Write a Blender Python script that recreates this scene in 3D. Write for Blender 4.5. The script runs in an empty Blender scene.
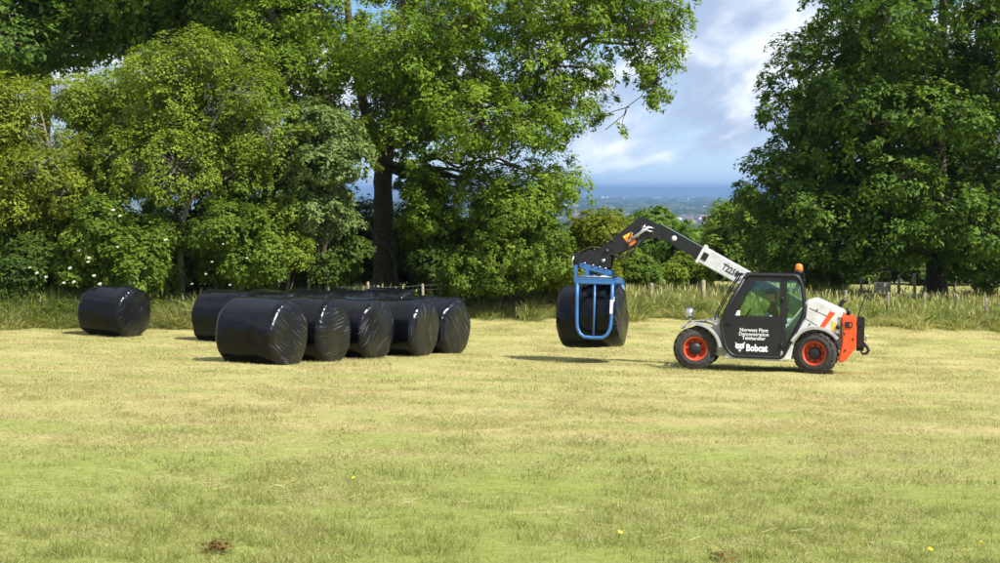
import bpy, bmesh, math, random
import numpy as np
from mathutils import Vector, Matrix

# ------------------------------------------------------------------ camera, sky, sun, exposure
scene = bpy.context.scene
col = scene.collection
F = 1480.0                       # focal length in photo pixels (photo 1000 wide)
PITCH = math.atan(91.5 / F)
EYE = np.array([0.0, 0.0, 1.6])
cam_d = bpy.data.cameras.new('camera')
cam_d.sensor_width = 36.0
cam_d.lens = 36.0 * F / 1000.0
cam_d.clip_start = 0.1
cam_d.clip_end = 200000.0
cam = bpy.data.objects.new('camera', cam_d)
cam.location = EYE
cam.rotation_euler = (math.pi / 2 - PITCH, 0, 0)
col.objects.link(cam)
scene.camera = cam

SUN_EL = math.radians(49)
SUN_H = Vector((0.79, -0.61)).normalized()          # horizontal direction towards the sun
SUN_DIR = Vector((SUN_H.x * math.cos(SUN_EL), SUN_H.y * math.cos(SUN_EL), math.sin(SUN_EL)))
sun_d = bpy.data.lights.new('sun', 'SUN')
sun_d.energy = 5.0
sun_d.angle = math.radians(0.55)
sun_d.color = (1.0, 0.965, 0.90)
sun = bpy.data.objects.new('sun', sun_d)
sun.rotation_euler = SUN_DIR.to_track_quat('Z', 'Y').to_euler()
sun.location = (20, -10, 40)
col.objects.link(sun)

world = bpy.data.worlds.new('World')
scene.world = world
world.use_nodes = True
wn, wl = world.node_tree.nodes, world.node_tree.links
wn.clear()


def N(nodes, typ, **kw):
    n = nodes.new(typ)
    for k, v in kw.items():
        setattr(n, k, v)
    return n


def build_world():
    out = N(wn, 'ShaderNodeOutputWorld')
    bg = N(wn, 'ShaderNodeBackground')
    bg.inputs['Strength'].default_value = 0.10
    sky = N(wn, 'ShaderNodeTexSky', sky_type='NISHITA', sun_disc=False)
    sky.sun_elevation = SUN_EL
    sky.sun_rotation = math.atan2(SUN_H.x, SUN_H.y)
    sky.altitude = 150
    sky.air_density = 1.0
    sky.dust_density = 0.1
    sky.ozone_density = 2.5
    tc = N(wn, 'ShaderNodeTexCoord')
    sep = N(wn, 'ShaderNodeSeparateXYZ')
    wl.new(tc.outputs['Generated'], sep.inputs[0])

    def math_(op, a, b=None, c=None):
        m = N(wn, 'ShaderNodeMath', operation=op)
        for i, v in enumerate((a, b, c)):
            if v is None:
                continue
            if isinstance(v, (int, float)):
                m.inputs[i].default_value = v
            else:
                wl.new(v, m.inputs[i])
        return m.outputs[0]

    def smooth(v, a, b, lo=0.0, hi=1.0):
        m = N(wn, 'ShaderNodeMapRange', interpolation_type='SMOOTHSTEP')
        for i, q in enumerate((a, b, lo, hi)):
            m.inputs[i + 1].default_value = q
        wl.new(v, m.inputs[0])
        return m.outputs[0]

    def mix(f, a, b):
        m = N(wn, 'ShaderNodeMix', data_type='RGBA')
        wl.new(f, m.inputs['Factor'])
        for s_, x in (('A', a), ('B', b)):
            if isinstance(x, tuple):
                m.inputs[s_].default_value = (*x, 1)
            else:
                wl.new(x, m.inputs[s_])
        return m.outputs['Result']
    # cumulus deck at a constant height, seen in perspective towards the horizon
    zc = math_('MAXIMUM', sep.outputs[2], 0.0)
    den = math_('ADD', zc, 0.075)
    u = math_('DIVIDE', sep.outputs[0], den)
    v = math_('DIVIDE', sep.outputs[1], den)

    def coords(du, dv, sv):
        comb = N(wn, 'ShaderNodeCombineXYZ')
        wl.new(math_('ADD', u, du), comb.inputs[0])
        wl.new(math_('MULTIPLY_ADD', v, sv, dv), comb.inputs[1])
        comb.inputs[2].default_value = 3.7
        return comb.outputs[0]

    def noise(vec, scale, detail, rough, dist=0.0):
        n = N(wn, 'ShaderNodeTexNoise')
        n.inputs['Scale'].default_value = scale
        n.inputs['Detail'].default_value = detail
        n.inputs['Roughness'].default_value = rough
        n.inputs['Distortion'].default_value = dist
        wl.new(vec, n.inputs['Vector'])
        return n.outputs['Fac']
    cu, cv = CLOUD_OFF
    n1 = noise(coords(cu, cv, .16), 1.5, 8, 0.52, 0.3)
    n1up = noise(coords(cu, cv - .15, .16), 1.5, 5, 0.5, 0.3)     # the same deck a little higher up: tells tops from undersides
    cov = smooth(n1, 0.37, 0.54)
    dif = math_('SUBTRACT', n1, n1up)
    lit = smooth(dif, -0.07, 0.15)
    ccol = mix(lit, (2.9, 3.6, 4.9), (8.0, 8.1, 8.2))
    fade = smooth(zc, 0.0, 0.04, 0.1, 0.95)
    tint = N(wn, 'ShaderNodeMix', data_type='RGBA', blend_type='MULTIPLY')
    tint.inputs['Factor'].default_value = 1.0
    wl.new(sky.outputs[0], tint.inputs['A'])
    tint.inputs['B'].default_value = (0.47, 0.64, 0.87, 1)
    low = mix(smooth(zc, 0.0, 0.16, 0.85, 0.0), tint.outputs['Result'], (4.0, 5.3, 6.8))   # bluish air towards the horizon
    res = mix(math_('MULTIPLY', cov, fade), low, ccol)
    wl.new(res, bg.inputs['Color'])
    wl.new(bg.outputs[0], out.inputs[0])


CLOUD_OFF = (5.1, 2.2)
build_world()

vs = scene.view_settings
vs.view_transform = 'Standard'
vs.look = 'None'
vs.exposure = 0.78
vs.gamma = 1.0
vs.use_curve_mapping = False
cy = scene.cycles
cy.max_bounces = 8
cy.diffuse_bounces = 3
cy.glossy_bounces = 3
cy.transmission_bounces = 5
cy.transparent_max_bounces = 8
cy.volume_bounces = 0
cy.caustics_reflective = False
cy.caustics_refractive = False
cy.sample_clamp_indirect = 4.0
cy.use_adaptive_sampling = True
cy.adaptive_threshold = 0.015

# ------------------------------------------------------------------ terrain and placing helpers
BY = np.array([-60, 0, 8.5, 19, 27, 32, 36, 40, 45, 64, 76, 95, 160, 400, 1000, 2500, 60000.0])
BZ = np.array([3.8, 0, -.54, -1.22, -1.73, -2.0, -2.2, -2.22, -2.1, -2.3, -2.6, -4.5, -14, -38, -62, -70, -70])


def ground_z(X, Y):
    X = np.asarray(X, float)
    Y = np.asarray(Y, float)
    b = sum(np.interp(Y + d, BY, BZ) for d in (-1.6, -.8, 0, .8, 1.6)) / 5.0
    fade = np.clip((400 - Y) / 300, 0, 1)
    return b - 0.0286 * 30 * np.tanh(X / 30) * fade


def at(px, py, D):
    """the point seen at photo pixel (px, py) at distance D in front of the camera"""
    d = np.array([(px - 500) / F, math.cos(PITCH) + (281.5 - py) / F * math.sin(PITCH),
                  -math.sin(PITCH) + (281.5 - py) / F * math.cos(PITCH)])
    return EYE + d * (D / d[1])


def gx(px, D):
    return (px - 500) / F * D


def tag(o, label=None, cat=None, group=None, kind=None):
    for k, v in (('label', label), ('category', cat), ('group', group), ('kind', kind)):
        if v:
            o[k] = v
    return o


def empty(name, loc=(0, 0, 0)):
    o = bpy.data.objects.new(name, None)
    o.location = loc
    o.empty_display_size = 0.2
    col.objects.link(o)
    return o


def link(name, me, mats=(), parent=None):
    o = bpy.data.objects.new(name, me)
    for m in (mats if isinstance(mats, (list, tuple)) else [mats]):
        if m and len(me.materials) < 8:
            me.materials.append(m)
    if parent is not None:
        o.parent = parent
    col.objects.link(o)
    return o


def np_mesh(name, V, faces, attrs=None, smooth=False):
    """V (n,3); faces (m,k) with one k; attrs: name -> float per vertex"""
    me = bpy.data.meshes.new(name)
    V = np.ascontiguousarray(V, dtype=np.float32)
    faces = np.ascontiguousarray(faces, dtype=np.int32)
    m, k = faces.shape
    me.vertices.add(len(V))
    me.vertices.foreach_set('co', V.ravel())
    me.loops.add(m * k)
    me.loops.foreach_set('vertex_index', faces.ravel())
    me.polygons.add(m)
    me.polygons.foreach_set('loop_start', np.arange(0, m * k, k, dtype=np.int32))
    if smooth:
        me.polygons.foreach_set('use_smooth', np.ones(m, dtype=bool))
    for an, av in (attrs or {}).items():
        a = me.attributes.new(an, 'FLOAT', 'POINT')
        a.data.foreach_set('value', np.ascontiguousarray(av, dtype=np.float32))
    me.update(calc_edges=True)
    return me


# ------------------------------------------------------------------ materials
def new_mat(name):
    m = bpy.data.materials.new(name)
    m.use_nodes = True
    m.node_tree.nodes.clear()
    return m, m.node_tree.nodes, m.node_tree.links


def simple(name, color, rough=0.5, metal=0.0, var=0.12, scale=9.0, bump=0.0, coat=0.0, dirt=None):
    m, n, l = new_mat(name)
    out = N(n, 'ShaderNodeOutputMaterial')
    p = N(n, 'ShaderNodeBsdfPrincipled')
    tc = N(n, 'ShaderNodeTexCoord')
    no = N(n, 'ShaderNodeTexNoise')
    no.inputs['Scale'].default_value = scale
    no.inputs['Detail'].default_value = 6
    l.new(tc.outputs['Object'], no.inputs['Vector'])
    ra = N(n, 'ShaderNodeValToRGB')
    e = ra.color_ramp.elements
    e[0].position, e[1].position = 0.3, 0.7
    lo = dirt if dirt else tuple(c * (1 - var) for c in color)
    e[0].color = (*lo, 1)
    e[1].color = (*[min(1, c * (1 + var)) for c in color], 1)
    l.new(no.outputs['Fac'], ra.inputs[0])
    l.new(ra.outputs[0], p.inputs['Base Color'])
    p.inputs['Metallic'].default_value = metal
    p.inputs['Coat Weight'].default_value = coat
    mr = N(n, 'ShaderNodeMapRange')
    mr.inputs[3].default_value = max(0.03, rough - 0.1)
    mr.inputs[4].default_value = min(1, rough + 0.12)
    l.new(no.outputs['Fac'], mr.inputs[0])
    l.new(mr.outputs[0], p.inputs['Roughness'])
    if bump:
        b = N(n, 'ShaderNodeBump')
        b.inputs['Strength'].default_value = bump
        b.inputs['Distance'].default_value = 0.02
        l.new(no.outputs['Fac'], b.inputs['Height'])
        l.new(b.outputs[0], p.inputs['Normal'])
    l.new(p.outputs[0], out.inputs[0])
    return m


def leaf_mat(name, c_dark, c_light, trans=0.45, rough=0.6, spec=0.16):
    """foliage: colour runs from c_dark to c_light with the leaf's own tint attribute"""
    m, n, l = new_mat(name)
    out = N(n, 'ShaderNodeOutputMaterial')
    at_ = N(n, 'ShaderNodeAttribute', attribute_name='tint')
    ra = N(n, 'ShaderNodeValToRGB')
    e = ra.color_ramp.elements
    e[0].color = (*c_dark, 1)
    e[1].color = (*c_light, 1)
    l.new(at_.outputs['Fac'], ra.inputs[0])
    p = N(n, 'ShaderNodeBsdfPrincipled')
    p.inputs['Roughness'].default_value = rough
    p.inputs['Specular IOR Level'].default_value = spec
    l.new(ra.outputs[0], p.inputs['Base Color'])
    t = N(n, 'ShaderNodeBsdfTranslucent')
    hs = N(n, 'ShaderNodeMix', data_type='RGBA', blend_type='MULTIPLY')
    hs.inputs['Factor'].default_value = 1.0
    l.new(ra.outputs[0], hs.inputs['A'])
    hs.inputs['B'].default_value = (1.25, 1.15, 0.45, 1)
    l.new(hs.outputs['Result'], t.inputs['Color'])
    mx = N(n, 'ShaderNodeMixShader')
    mx.inputs[0].default_value = trans
    l.new(p.outputs[0], mx.inputs[1])
    l.new(t.outputs[0], mx.inputs[2])
    l.new(mx.outputs[0], out.inputs[0])
    return m


def field_colour(n, l):
    """world-position colour of the mown field: straw, green regrowth, pinkish dead thatch"""
    ge = N(n, 'ShaderNodeNewGeometry')

    def noise(scale, sx, detail=5, rough=0.6, off=0.0):
        mp = N(n, 'ShaderNodeMapping')
        mp.inputs['Scale'].default_value = (sx, 1, 1)
        mp.inputs['Location'].default_value = (off, off, 0)
        l.new(ge.outputs['Position'], mp.inputs[0])
        t = N(n, 'ShaderNodeTexNoise')
        t.inputs['Scale'].default_value = scale
        t.inputs['Detail'].default_value = detail
        t.inputs['Roughness'].default_value = rough
        l.new(mp.outputs[0], t.inputs['Vector'])
        return t.outputs['Fac']

    def ramp(fac, stops):
        r = N(n, 'ShaderNodeValToRGB')
        e = r.color_ramp.elements
        while len(e) < len(stops):
            e.new(0.5)
        for q, (p_, c) in zip(e, stops):
            q.position = p_
            q.color = (*c, 1)
        l.new(fac, r.inputs[0])
        return r.outputs[0]

    def mixc(f, a, b):
        m = N(n, 'ShaderNodeMix', data_type='RGBA')
        if isinstance(f, float):
            m.inputs['Factor'].default_value = f
        else:
            l.new(f, m.inputs['Factor'])
        for s, x in (('A', a), ('B', b)):
            if isinstance(x, tuple):
                m.inputs[s].default_value = (*x, 1)
            else:
                l.new(x, m.inputs[s])
        return m.outputs['Result']
    big = noise(0.55, 0.45, 4, 0.6)
    mid = noise(1.4, 0.4, 5, 0.65, 7.0)
    fine = noise(16.0, 0.55, 8, 0.82, 3.0)
    straw = ramp(fine, [(0.25, (0.23, 0.19, 0.08)), (0.5, (0.40, 0.345, 0.14)), (0.78, (0.64, 0.555, 0.28))])
    green = ramp(fine, [(0.25, (0.11, 0.15, 0.03)), (0.5, (0.25, 0.285, 0.065)), (0.78, (0.44, 0.44, 0.15))])
    thatch = ramp(fine, [(0.25, (0.29, 0.20, 0.10)), (0.6, (0.50, 0.385, 0.21)), (0.8, (0.66, 0.53, 0.33))])
    # the near strip was missed by the mower and is greener
    sp = N(n, 'ShaderNodeSeparateXYZ')
    l.new(ge.outputs['Position'], sp.inputs[0])
    mr = N(n, 'ShaderNodeMapRange', interpolation_type='SMOOTHSTEP')
    mr.inputs[1].default_value = 9.5
    mr.inputs[2].default_value = 18.0
    mr.inputs[3].default_value = 0.62
    mr.inputs[4].default_value = 0.0
    l.new(sp.outputs[1], mr.inputs[0])
    add = N(n, 'ShaderNodeMath', operation='ADD')
    l.new(big, add.inputs[0])
    l.new(mr.outputs[0], add.inputs[1])
    addm = N(n, 'ShaderNodeMath', operation='MULTIPLY_ADD')
    l.new(mid, addm.inputs[0])
    addm.inputs[1].default_value = 0.8
    l.new(add.outputs[0], addm.inputs[2])
    gf = N(n, 'ShaderNodeMapRange', interpolation_type='SMOOTHSTEP')
    gf.inputs[1].default_value = 0.60
    gf.inputs[2].default_value = 1.45
    # faint swaths left by the mower, about two and a half metres apart
    ph = N(n, 'ShaderNodeMath', operation='MULTIPLY_ADD')
    l.new(sp.outputs[0], ph.inputs[0])
    ph.inputs[1].default_value = 0.16
    l.new(sp.outputs[1], ph.inputs[2])
    wob = N(n, 'ShaderNodeMath', operation='MULTIPLY_ADD')
    l.new(big, wob.inputs[0])
    wob.inputs[1].default_value = 2.2
    l.new(ph.outputs[0], wob.inputs[2])
    sc_ = N(n, 'ShaderNodeMath', operation='MULTIPLY')
    l.new(wob.outputs[0], sc_.inputs[0])
    sc_.inputs[1].default_value = 2.5
    sn = N(n, 'ShaderNodeMath', operation='SINE')
    l.new(sc_.outputs[0], sn.inputs[0])
    row = N(n, 'ShaderNodeMath', operation='MULTIPLY_ADD')
    l.new(sn.outputs[0], row.inputs[0])
    row.inputs[1].default_value = 0.10
    l.new(addm.outputs[0], row.inputs[2])
    l.new(row.outputs[0], gf.inputs[0])
    tf = N(n, 'ShaderNodeMapRange', interpolation_type='SMOOTHSTEP')
    tf.inputs[1].default_value = 0.50
    tf.inputs[2].default_value = 0.72
    tf.inputs[4].default_value = 0.5
    l.new(noise(0.9, 0.35, 5, 0.6, 31.0), tf.inputs[0])
    c = mixc(tf.outputs[0], straw, thatch)
    c = mixc(gf.outputs[0], c, green)
    return c, ge, sp, fine, noise, ramp, mixc


def ground_mat():
    m, n, l = new_mat('ground_field')
    out = N(n, 'ShaderNodeOutputMaterial')
    p = N(n, 'ShaderNodeBsdfPrincipled')
    p.inputs['Roughness'].default_value = 0.9
    p.inputs['Specular IOR Level'].default_value = 0.1
    c, ge, sp, fine, noise, ramp, mixc = field_colour(n, l)
    # the unmown second field is greener
    m2 = N(n, 'ShaderNodeMapRange')
    m2.inputs[1].default_value = 46
    m2.inputs[2].default_value = 50
    m2.inputs[4].default_value = 0.8
    l.new(sp.outputs[1], m2.inputs[0])
    c = mixc(m2.outputs[0], c, ramp(fine, [(0.3, (0.13, 0.15, 0.035)), (0.7, (0.34, 0.32, 0.11))]))
    # countryside far below the hill: patchwork of pasture, crops and woods
    vo = N(n, 'ShaderNodeTexVoronoi')
    mp = N(n, 'ShaderNodeMapping')
    mp.inputs['Scale'].default_value = (0.004, 0.0022, 0.004)
    l.new(ge.outputs['Position'], mp.inputs[0])
    vo.inputs['Scale'].default_value = 1.0
    l.new(mp.outputs[0], vo.inputs['Vector'])
    sv = N(n, 'ShaderNodeSeparateColor')
    l.new(vo.outputs['Color'], sv.inputs[0])
    patch = ramp(sv.outputs[0], [(0.2, (0.05, 0.085, 0.025)), (0.5, (0.10, 0.14, 0.04)), (0.75, (0.26, 0.25, 0.09)), (0.95, (0.04, 0.06, 0.02))])
    mr = N(n, 'ShaderNodeMapRange')
    mr.inputs[1].default_value = 90
    mr.inputs[2].default_value = 140
    l.new(sp.outputs[1], mr.inputs[0])
    c = mixc(mr.outputs[0], c, patch)
    l.new(c, p.inputs['Base Color'])
    b = N(n, 'ShaderNodeBump')
    b.inputs['Strength'].default_value = 0.7
    b.inputs['Distance'].default_value = 0.05
    l.new(fine, b.inputs['Height'])
    l.new(b.outputs[0], p.inputs['Normal'])
    l.new(p.outputs[0], out.inputs[0])
    return m


def stubble_mat():
    m, n, l = new_mat('mown_grass')
    out = N(n, 'ShaderNodeOutputMaterial')
    p = N(n, 'ShaderNodeBsdfPrincipled')
    p.inputs['Roughness'].default_value = 0.65
    p.inputs['Specular IOR Level'].default_value = 0.2
    c, ge, sp, fine, noise, ramp, mixc = field_colour(n, l)
    at_ = N(n, 'ShaderNodeAttribute', attribute_name='tint')
    own = ramp(at_.outputs['Fac'], [(0.0, (0.13, 0.19, 0.03)), (0.35, (0.30, 0.305, 0.07)), (0.6, (0.54, 0.46, 0.20)), (1.0, (0.90, 0.79, 0.52))])
    c2 = mixc(0.5, c, own)
    l.new(c2, p.inputs['Base Color'])
    t = N(n, 'ShaderNodeBsdfTranslucent')
    l.new(c2, t.inputs['Color'])
    mx = N(n, 'ShaderNodeMixShader')
    mx.inputs[0].default_value = 0.48
    l.new(p.outputs[0], mx.inputs[1])
    l.new(t.outputs[0], mx.inputs[2])
    l.new(mx.outputs[0], out.inputs[0])
    return m


def ends_spec(n):
    return N(n, 'ShaderNodeAttribute', attribute_name='end').outputs['Fac']


def bale_mat():
    m, n, l = new_mat('black_stretch_film')
    out = N(n, 'ShaderNodeOutputMaterial')
    p = N(n, 'ShaderNodeBsdfPrincipled')
    p.inputs['Base Color'].default_value = (0.012, 0.013, 0.016, 1)
    sm = N(n, 'ShaderNodeMapRange')
    sm.inputs[3].default_value = 0.19
    sm.inputs[4].default_value = 0.5
    l.new(ends_spec(n), sm.inputs[0])
    l.new(sm.outputs[0], p.inputs['Specular IOR Level'])
    tc = N(n, 'ShaderNodeTexCoord')
    ends = N(n, 'ShaderNodeAttribute', attribute_name='end')
    pol = N(n, 'ShaderNodeAttribute', attribute_name='ang')
    sep = N(n, 'ShaderNodeSeparateXYZ')
    l.new(tc.outputs['Object'], sep.inputs[0])
    info = N(n, 'ShaderNodeObjectInfo')

    def noise(vec, scale, detail, rough=0.6):
        t = N(n, 'ShaderNodeTexNoise')
        t.inputs['Scale'].default_value = scale
        t.inputs['Detail'].default_value = detail
        t.inputs['Roughness'].default_value = rough
        l.new(vec, t.inputs['Vector'])
        return t.outputs['Fac']

    def mapped(scale, rot=(0, 0, 0)):
        ad = N(n, 'ShaderNodeVectorMath', operation='ADD')
        cb = N(n, 'ShaderNodeCombineXYZ')
        mu = N(n, 'ShaderNodeMath', operation='MULTIPLY')
        mu.inputs[1].default_value = 37.0
        l.new(info.outputs['Random'], mu.inputs[0])
        for i in range(3):
            l.new(mu.outputs[0], cb.inputs[i])
        ro = N(n, 'ShaderNodeMapping')
        ro.inputs['Rotation'].default_value = rot
        l.new(tc.outputs['Object'], ro.inputs[0])
        mp = N(n, 'ShaderNodeMapping')
        mp.inputs['Scale'].default_value = scale
        l.new(ro.outputs[0], mp.inputs[0])
        l.new(mp.outputs[0], ad.inputs[0])
        l.new(cb.outputs[0], ad.inputs[1])
        return ad.outputs[0]
    # sides: film bands running round the bale (across the axis, local X) and soft dents
    band = noise(mapped((9.0, 0.9, 0.9)), 1.0, 4, 0.6)
    dent = noise(mapped((2.2, 2.2, 2.2)), 1.0, 3, 0.5)
    # ends: diagonal stretch creases, thin and long
    crease = noise(mapped((1.0, 2.2, 30.0), (math.radians(33), 0, 0)), 1.0, 5, 0.7)
    crease2 = noise(mapped((1.0, 2.6, 22.0), (math.radians(-48), 0, 0)), 1.0, 4, 0.7)

    def mth(op, a, b):
        q = N(n, 'ShaderNodeMath', operation=op)
        for i, v in enumerate((a, b)):
            if isinstance(v, (int, float)):
                q.inputs[i].default_value = v
            else:
                l.new(v, q.inputs[i])
        return q.outputs[0]
    # radial pleats on the ends
    cbp = N(n, 'ShaderNodeCombineXYZ')
    l.new(mth('MULTIPLY', pol.outputs['Fac'], 16.0), cbp.inputs[0])
    l.new(mth('MULTIPLY', info.outputs['Random'], 50.0), cbp.inputs[1])
    pleat = noise(cbp.outputs[0], 1.0, 3, 0.6)
    rad = N(n, 'ShaderNodeAttribute', attribute_name='rad')
    er = N(n, 'ShaderNodeMapRange', interpolation_type='SMOOTHSTEP')
    er.inputs[1].default_value = 0.30
    er.inputs[2].default_value = 0.60
    l.new(rad.outputs['Fac'], er.inputs[0])
    edge_ = er.outputs[0]
    lap = mth('FRACT', mth('ADD', mth('MULTIPLY', sep.outputs[0], 4.2), mth('ADD', mth('MULTIPLY', band, .5), mth('MULTIPLY', info.outputs['Random'], 9.0))), 0.0)
    side_h = mth('ADD', mth('ADD', mth('MULTIPLY', band, 0.5), mth('MULTIPLY', dent, 1.2)), mth('MULTIPLY', lap, .16))
    end_h = mth('ADD', mth('ADD', mth('MULTIPLY', crease, 0.75), mth('MULTIPLY', crease2, 0.2)), mth('MULTIPLY', mth('MULTIPLY', pleat, edge_), 0.9))
    mix = N(n, 'ShaderNodeMix', data_type='FLOAT')
    l.new(ends.outputs['Fac'], mix.inputs['Factor'])
    l.new(side_h, mix.inputs['A'])
    l.new(end_h, mix.inputs['B'])
    b = N(n, 'ShaderNodeBump')
    b.inputs['Strength'].default_value = 0.35
    b.inputs['Distance'].default_value = 0.03
    l.new(mix.outputs['Result'], b.inputs['Height'])
    l.new(b.outputs[0], p.inputs['Normal'])
    rr = N(n, 'ShaderNodeMix', data_type='FLOAT')
    l.new(ends.outputs['Fac'], rr.inputs['Factor'])
    rr.inputs['A'].default_value = 0.13
    rr.inputs['B'].default_value = 0.24
    l.new(rr.outputs['Result'], p.inputs['Roughness'])
    # film sheen put into the end colour as pale streaks along the creases
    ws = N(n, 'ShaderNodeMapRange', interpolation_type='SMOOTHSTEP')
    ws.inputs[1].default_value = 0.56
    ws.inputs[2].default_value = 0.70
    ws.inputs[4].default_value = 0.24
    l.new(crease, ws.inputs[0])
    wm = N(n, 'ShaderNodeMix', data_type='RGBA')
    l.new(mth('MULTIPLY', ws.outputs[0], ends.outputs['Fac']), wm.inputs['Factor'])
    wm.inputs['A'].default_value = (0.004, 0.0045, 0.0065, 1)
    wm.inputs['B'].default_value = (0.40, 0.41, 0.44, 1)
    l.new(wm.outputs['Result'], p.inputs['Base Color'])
    l.new(p.outputs[0], out.inputs[0])
    return m


def glass_mat():
    m, n, l = new_mat('tinted_glass')
    out = N(n, 'ShaderNodeOutputMaterial')
    tr = N(n, 'ShaderNodeBsdfTransparent')
    tr.inputs[0].default_value = (0.82, 0.94, 0.89, 1)
    gl = N(n, 'ShaderNodeBsdfGlossy')
    gl.inputs['Roughness'].default_value = 0.03
    fr = N(n, 'ShaderNodeFresnel')
    fr.inputs[0].default_value = 1.5
    mx = N(n, 'ShaderNodeMixShader')
    l.new(fr.outputs[0], mx.inputs[0])
    l.new(tr.outputs[0], mx.inputs[1])
    l.new(gl.outputs[0], mx.inputs[2])
    l.new(mx.outputs[0], out.inputs[0])
    return m


M = dict(
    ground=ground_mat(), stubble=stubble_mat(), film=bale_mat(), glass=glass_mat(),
    ash=leaf_mat('ash_leaves', (0.080, 0.155, 0.012), (0.25, 0.355, 0.032)),
    haw=leaf_mat('hawthorn_leaves', (0.10, 0.165, 0.014), (0.265, 0.345, 0.036), 0.40),
    ochre=leaf_mat('ochre_leaves', (0.115, 0.165, 0.014), (0.285, 0.33, 0.034), 0.40),
    elder=leaf_mat('elder_leaves', (0.065, 0.125, 0.012), (0.20, 0.285, 0.032), 0.42),
    lime=leaf_mat('bright_leaves', (0.11, 0.16, 0.012), (0.26, 0.28, 0.030), 0.45),
    pale=leaf_mat('pale_leaves', (0.075, 0.13, 0.03), (0.22, 0.29, 0.08), 0.30, 0.5, 0.3),
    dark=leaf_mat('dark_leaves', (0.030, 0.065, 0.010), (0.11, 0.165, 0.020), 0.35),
    maple=leaf_mat('maple_leaves', (0.042, 0.098, 0.012), (0.155, 0.25, 0.030), 0.40, 0.55, 0.18),
    tall=leaf_mat('tall_grass', (0.12, 0.19, 0.03), (0.56, 0.51, 0.22), 0.35, 0.6, 0.2),
    bark=simple('bark', (0.095, 0.076, 0.048), 0.9, 0, 0.5, 14, 0.8),
    bark_pale=simple('pale_bark', (0.20, 0.18, 0.13), 0.85, 0, 0.4, 16, 0.5),
    ivy=simple('vine_stem', (0.14, 0.12, 0.07), 0.9, 0, 0.3, 20, 0.4),
    post=simple('weathered_post', (0.24, 0.205, 0.15), 0.9, 0, 0.35, 18, 0.5),
    wire=simple('fence_wire', (0.14, 0.13, 0.12), 0.7, 0.2, 0.2, 30),
    petal=simple('cream_blossom', (0.58, 0.57, 0.43), 0.7, 0, 0.08, 12),
    white=simple('machine_white', (0.66, 0.67, 0.68), 0.38, 0, 0.05, 6, 0, 0.25, (0.50, 0.49, 0.46)),
    grey=simple('machine_grey', (0.42, 0.42, 0.41), 0.5, 0, 0.08, 8, 0.05, 0, (0.33, 0.31, 0.28)),
    orange=simple('machine_orange', (0.80, 0.085, 0.012), 0.4, 0, 0.06, 7, 0, 0.3, (0.66, 0.075, 0.015)),
    black=simple('machine_black', (0.008, 0.008, 0.009), 0.48, 0, 0.3, 8, 0.05),
    door=simple('door_black', (0.006, 0.006, 0.006), 0.5, 0, 0.3, 6),
    rubber=simple('rubber', (0.016, 0.015, 0.014), 0.8, 0, 0.4, 14, 0.3, 0, (0.05, 0.043, 0.033)),
    rimo=simple('rim_orange', (0.50, 0.05, 0.012), 0.5, 0, 0.1, 12, 0.1, 0, (0.42, 0.065, 0.025)),
    steel=simple('bright_steel', (0.62, 0.62, 0.60), 0.28, 1.0, 0.1, 10),
    blue=simple('grab_blue', (0.028, 0.135, 0.36), 0.4, 0, 0.15, 9, 0.05, 0.2, (0.045, 0.13, 0.28)),
    text_white=simple('lettering_white', (0.82, 0.82, 0.82), 0.5, 0, 0.02),
    text_black=simple('lettering_black', (0.012, 0.012, 0.012), 0.5, 0, 0.02),
    yellow=simple('label_yellow', (0.85, 0.50, 0.03), 0.5, 0, 0.05),
    beacon=simple('beacon_orange', (0.95, 0.22, 0.015), 0.25, 0, 0.05),
    skin=simple('skin', (0.50, 0.29, 0.20), 0.55, 0, 0.06),
    vest=simple('dark_vest', (0.018, 0.022, 0.02), 0.85, 0, 0.2),
    shirt=simple('pale_shirt', (0.42, 0.55, 0.60), 0.8, 0, 0.06),
    trouser=simple('dark_trousers', (0.025, 0.03, 0.045), 0.85, 0, 0.2),
    seat=simple('seat_vinyl', (0.02, 0.02, 0.022), 0.6, 0, 0.2),
    stone=simple('pale_stone', (0.72, 0.67, 0.56), 0.85, 0, 0.2, 6, 0.4),
    straw=simple('straw', (0.46, 0.38, 0.20), 0.8, 0, 0.3, 8),
    brown=leaf_mat('brown_dock', (0.09, 0.04, 0.015), (0.24, 0.13, 0.045), 0.3),
    flower=simple('yellow_petals', (0.88, 0.66, 0.02), 0.6, 0, 0.05, 40),
    sheep=simple('pale_hide', (0.62, 0.55, 0.44), 0.9, 0, 0.15, 10),
)


# ------------------------------------------------------------------ ground sheet
def build_ground():
    ys = np.concatenate([np.linspace(-60, 4, 9), np.linspace(5, 100, 130), 100 * np.geomspace(1.05, 600, 60)])
    tx = np.linspace(-1, 1, 121)
    xs = np.sinh(tx * 8.6) / np.sinh(8.6) * 60000
    xs = np.unique(np.concatenate([xs, np.linspace(-40, 40, 121)]))
    X, Y = np.meshgrid(xs, ys)
    Z = ground_z(X, Y)
    near = (np.abs(X) < 45) & (Y < 90)
    rg = np.random.default_rng(5)
    bump = 0.018 * np.sin(X * 1.7 + 2 * np.sin(Y * .6)) * np.sin(Y * 1.1 + 1.3) + rg.normal(0, .006, X.shape)
    Z = Z + np.where(near, bump, 0)
    nx, ny = len(xs), len(ys)
    V = np.stack([X, Y, Z], -1).reshape(-1, 3)
    i = np.arange(ny - 1)[:, None] * nx + np.arange(nx - 1)[None]
    Fc = np.stack([i, i + 1, i + nx + 1, i + nx], -1).reshape(-1, 4)
    o = link('ground', np_mesh('ground', V, Fc, smooth=True), M['ground'])
    tag(o, 'mown straw coloured hay field sloping down to a wide plain', None, None, 'structure')


build_ground()


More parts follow.
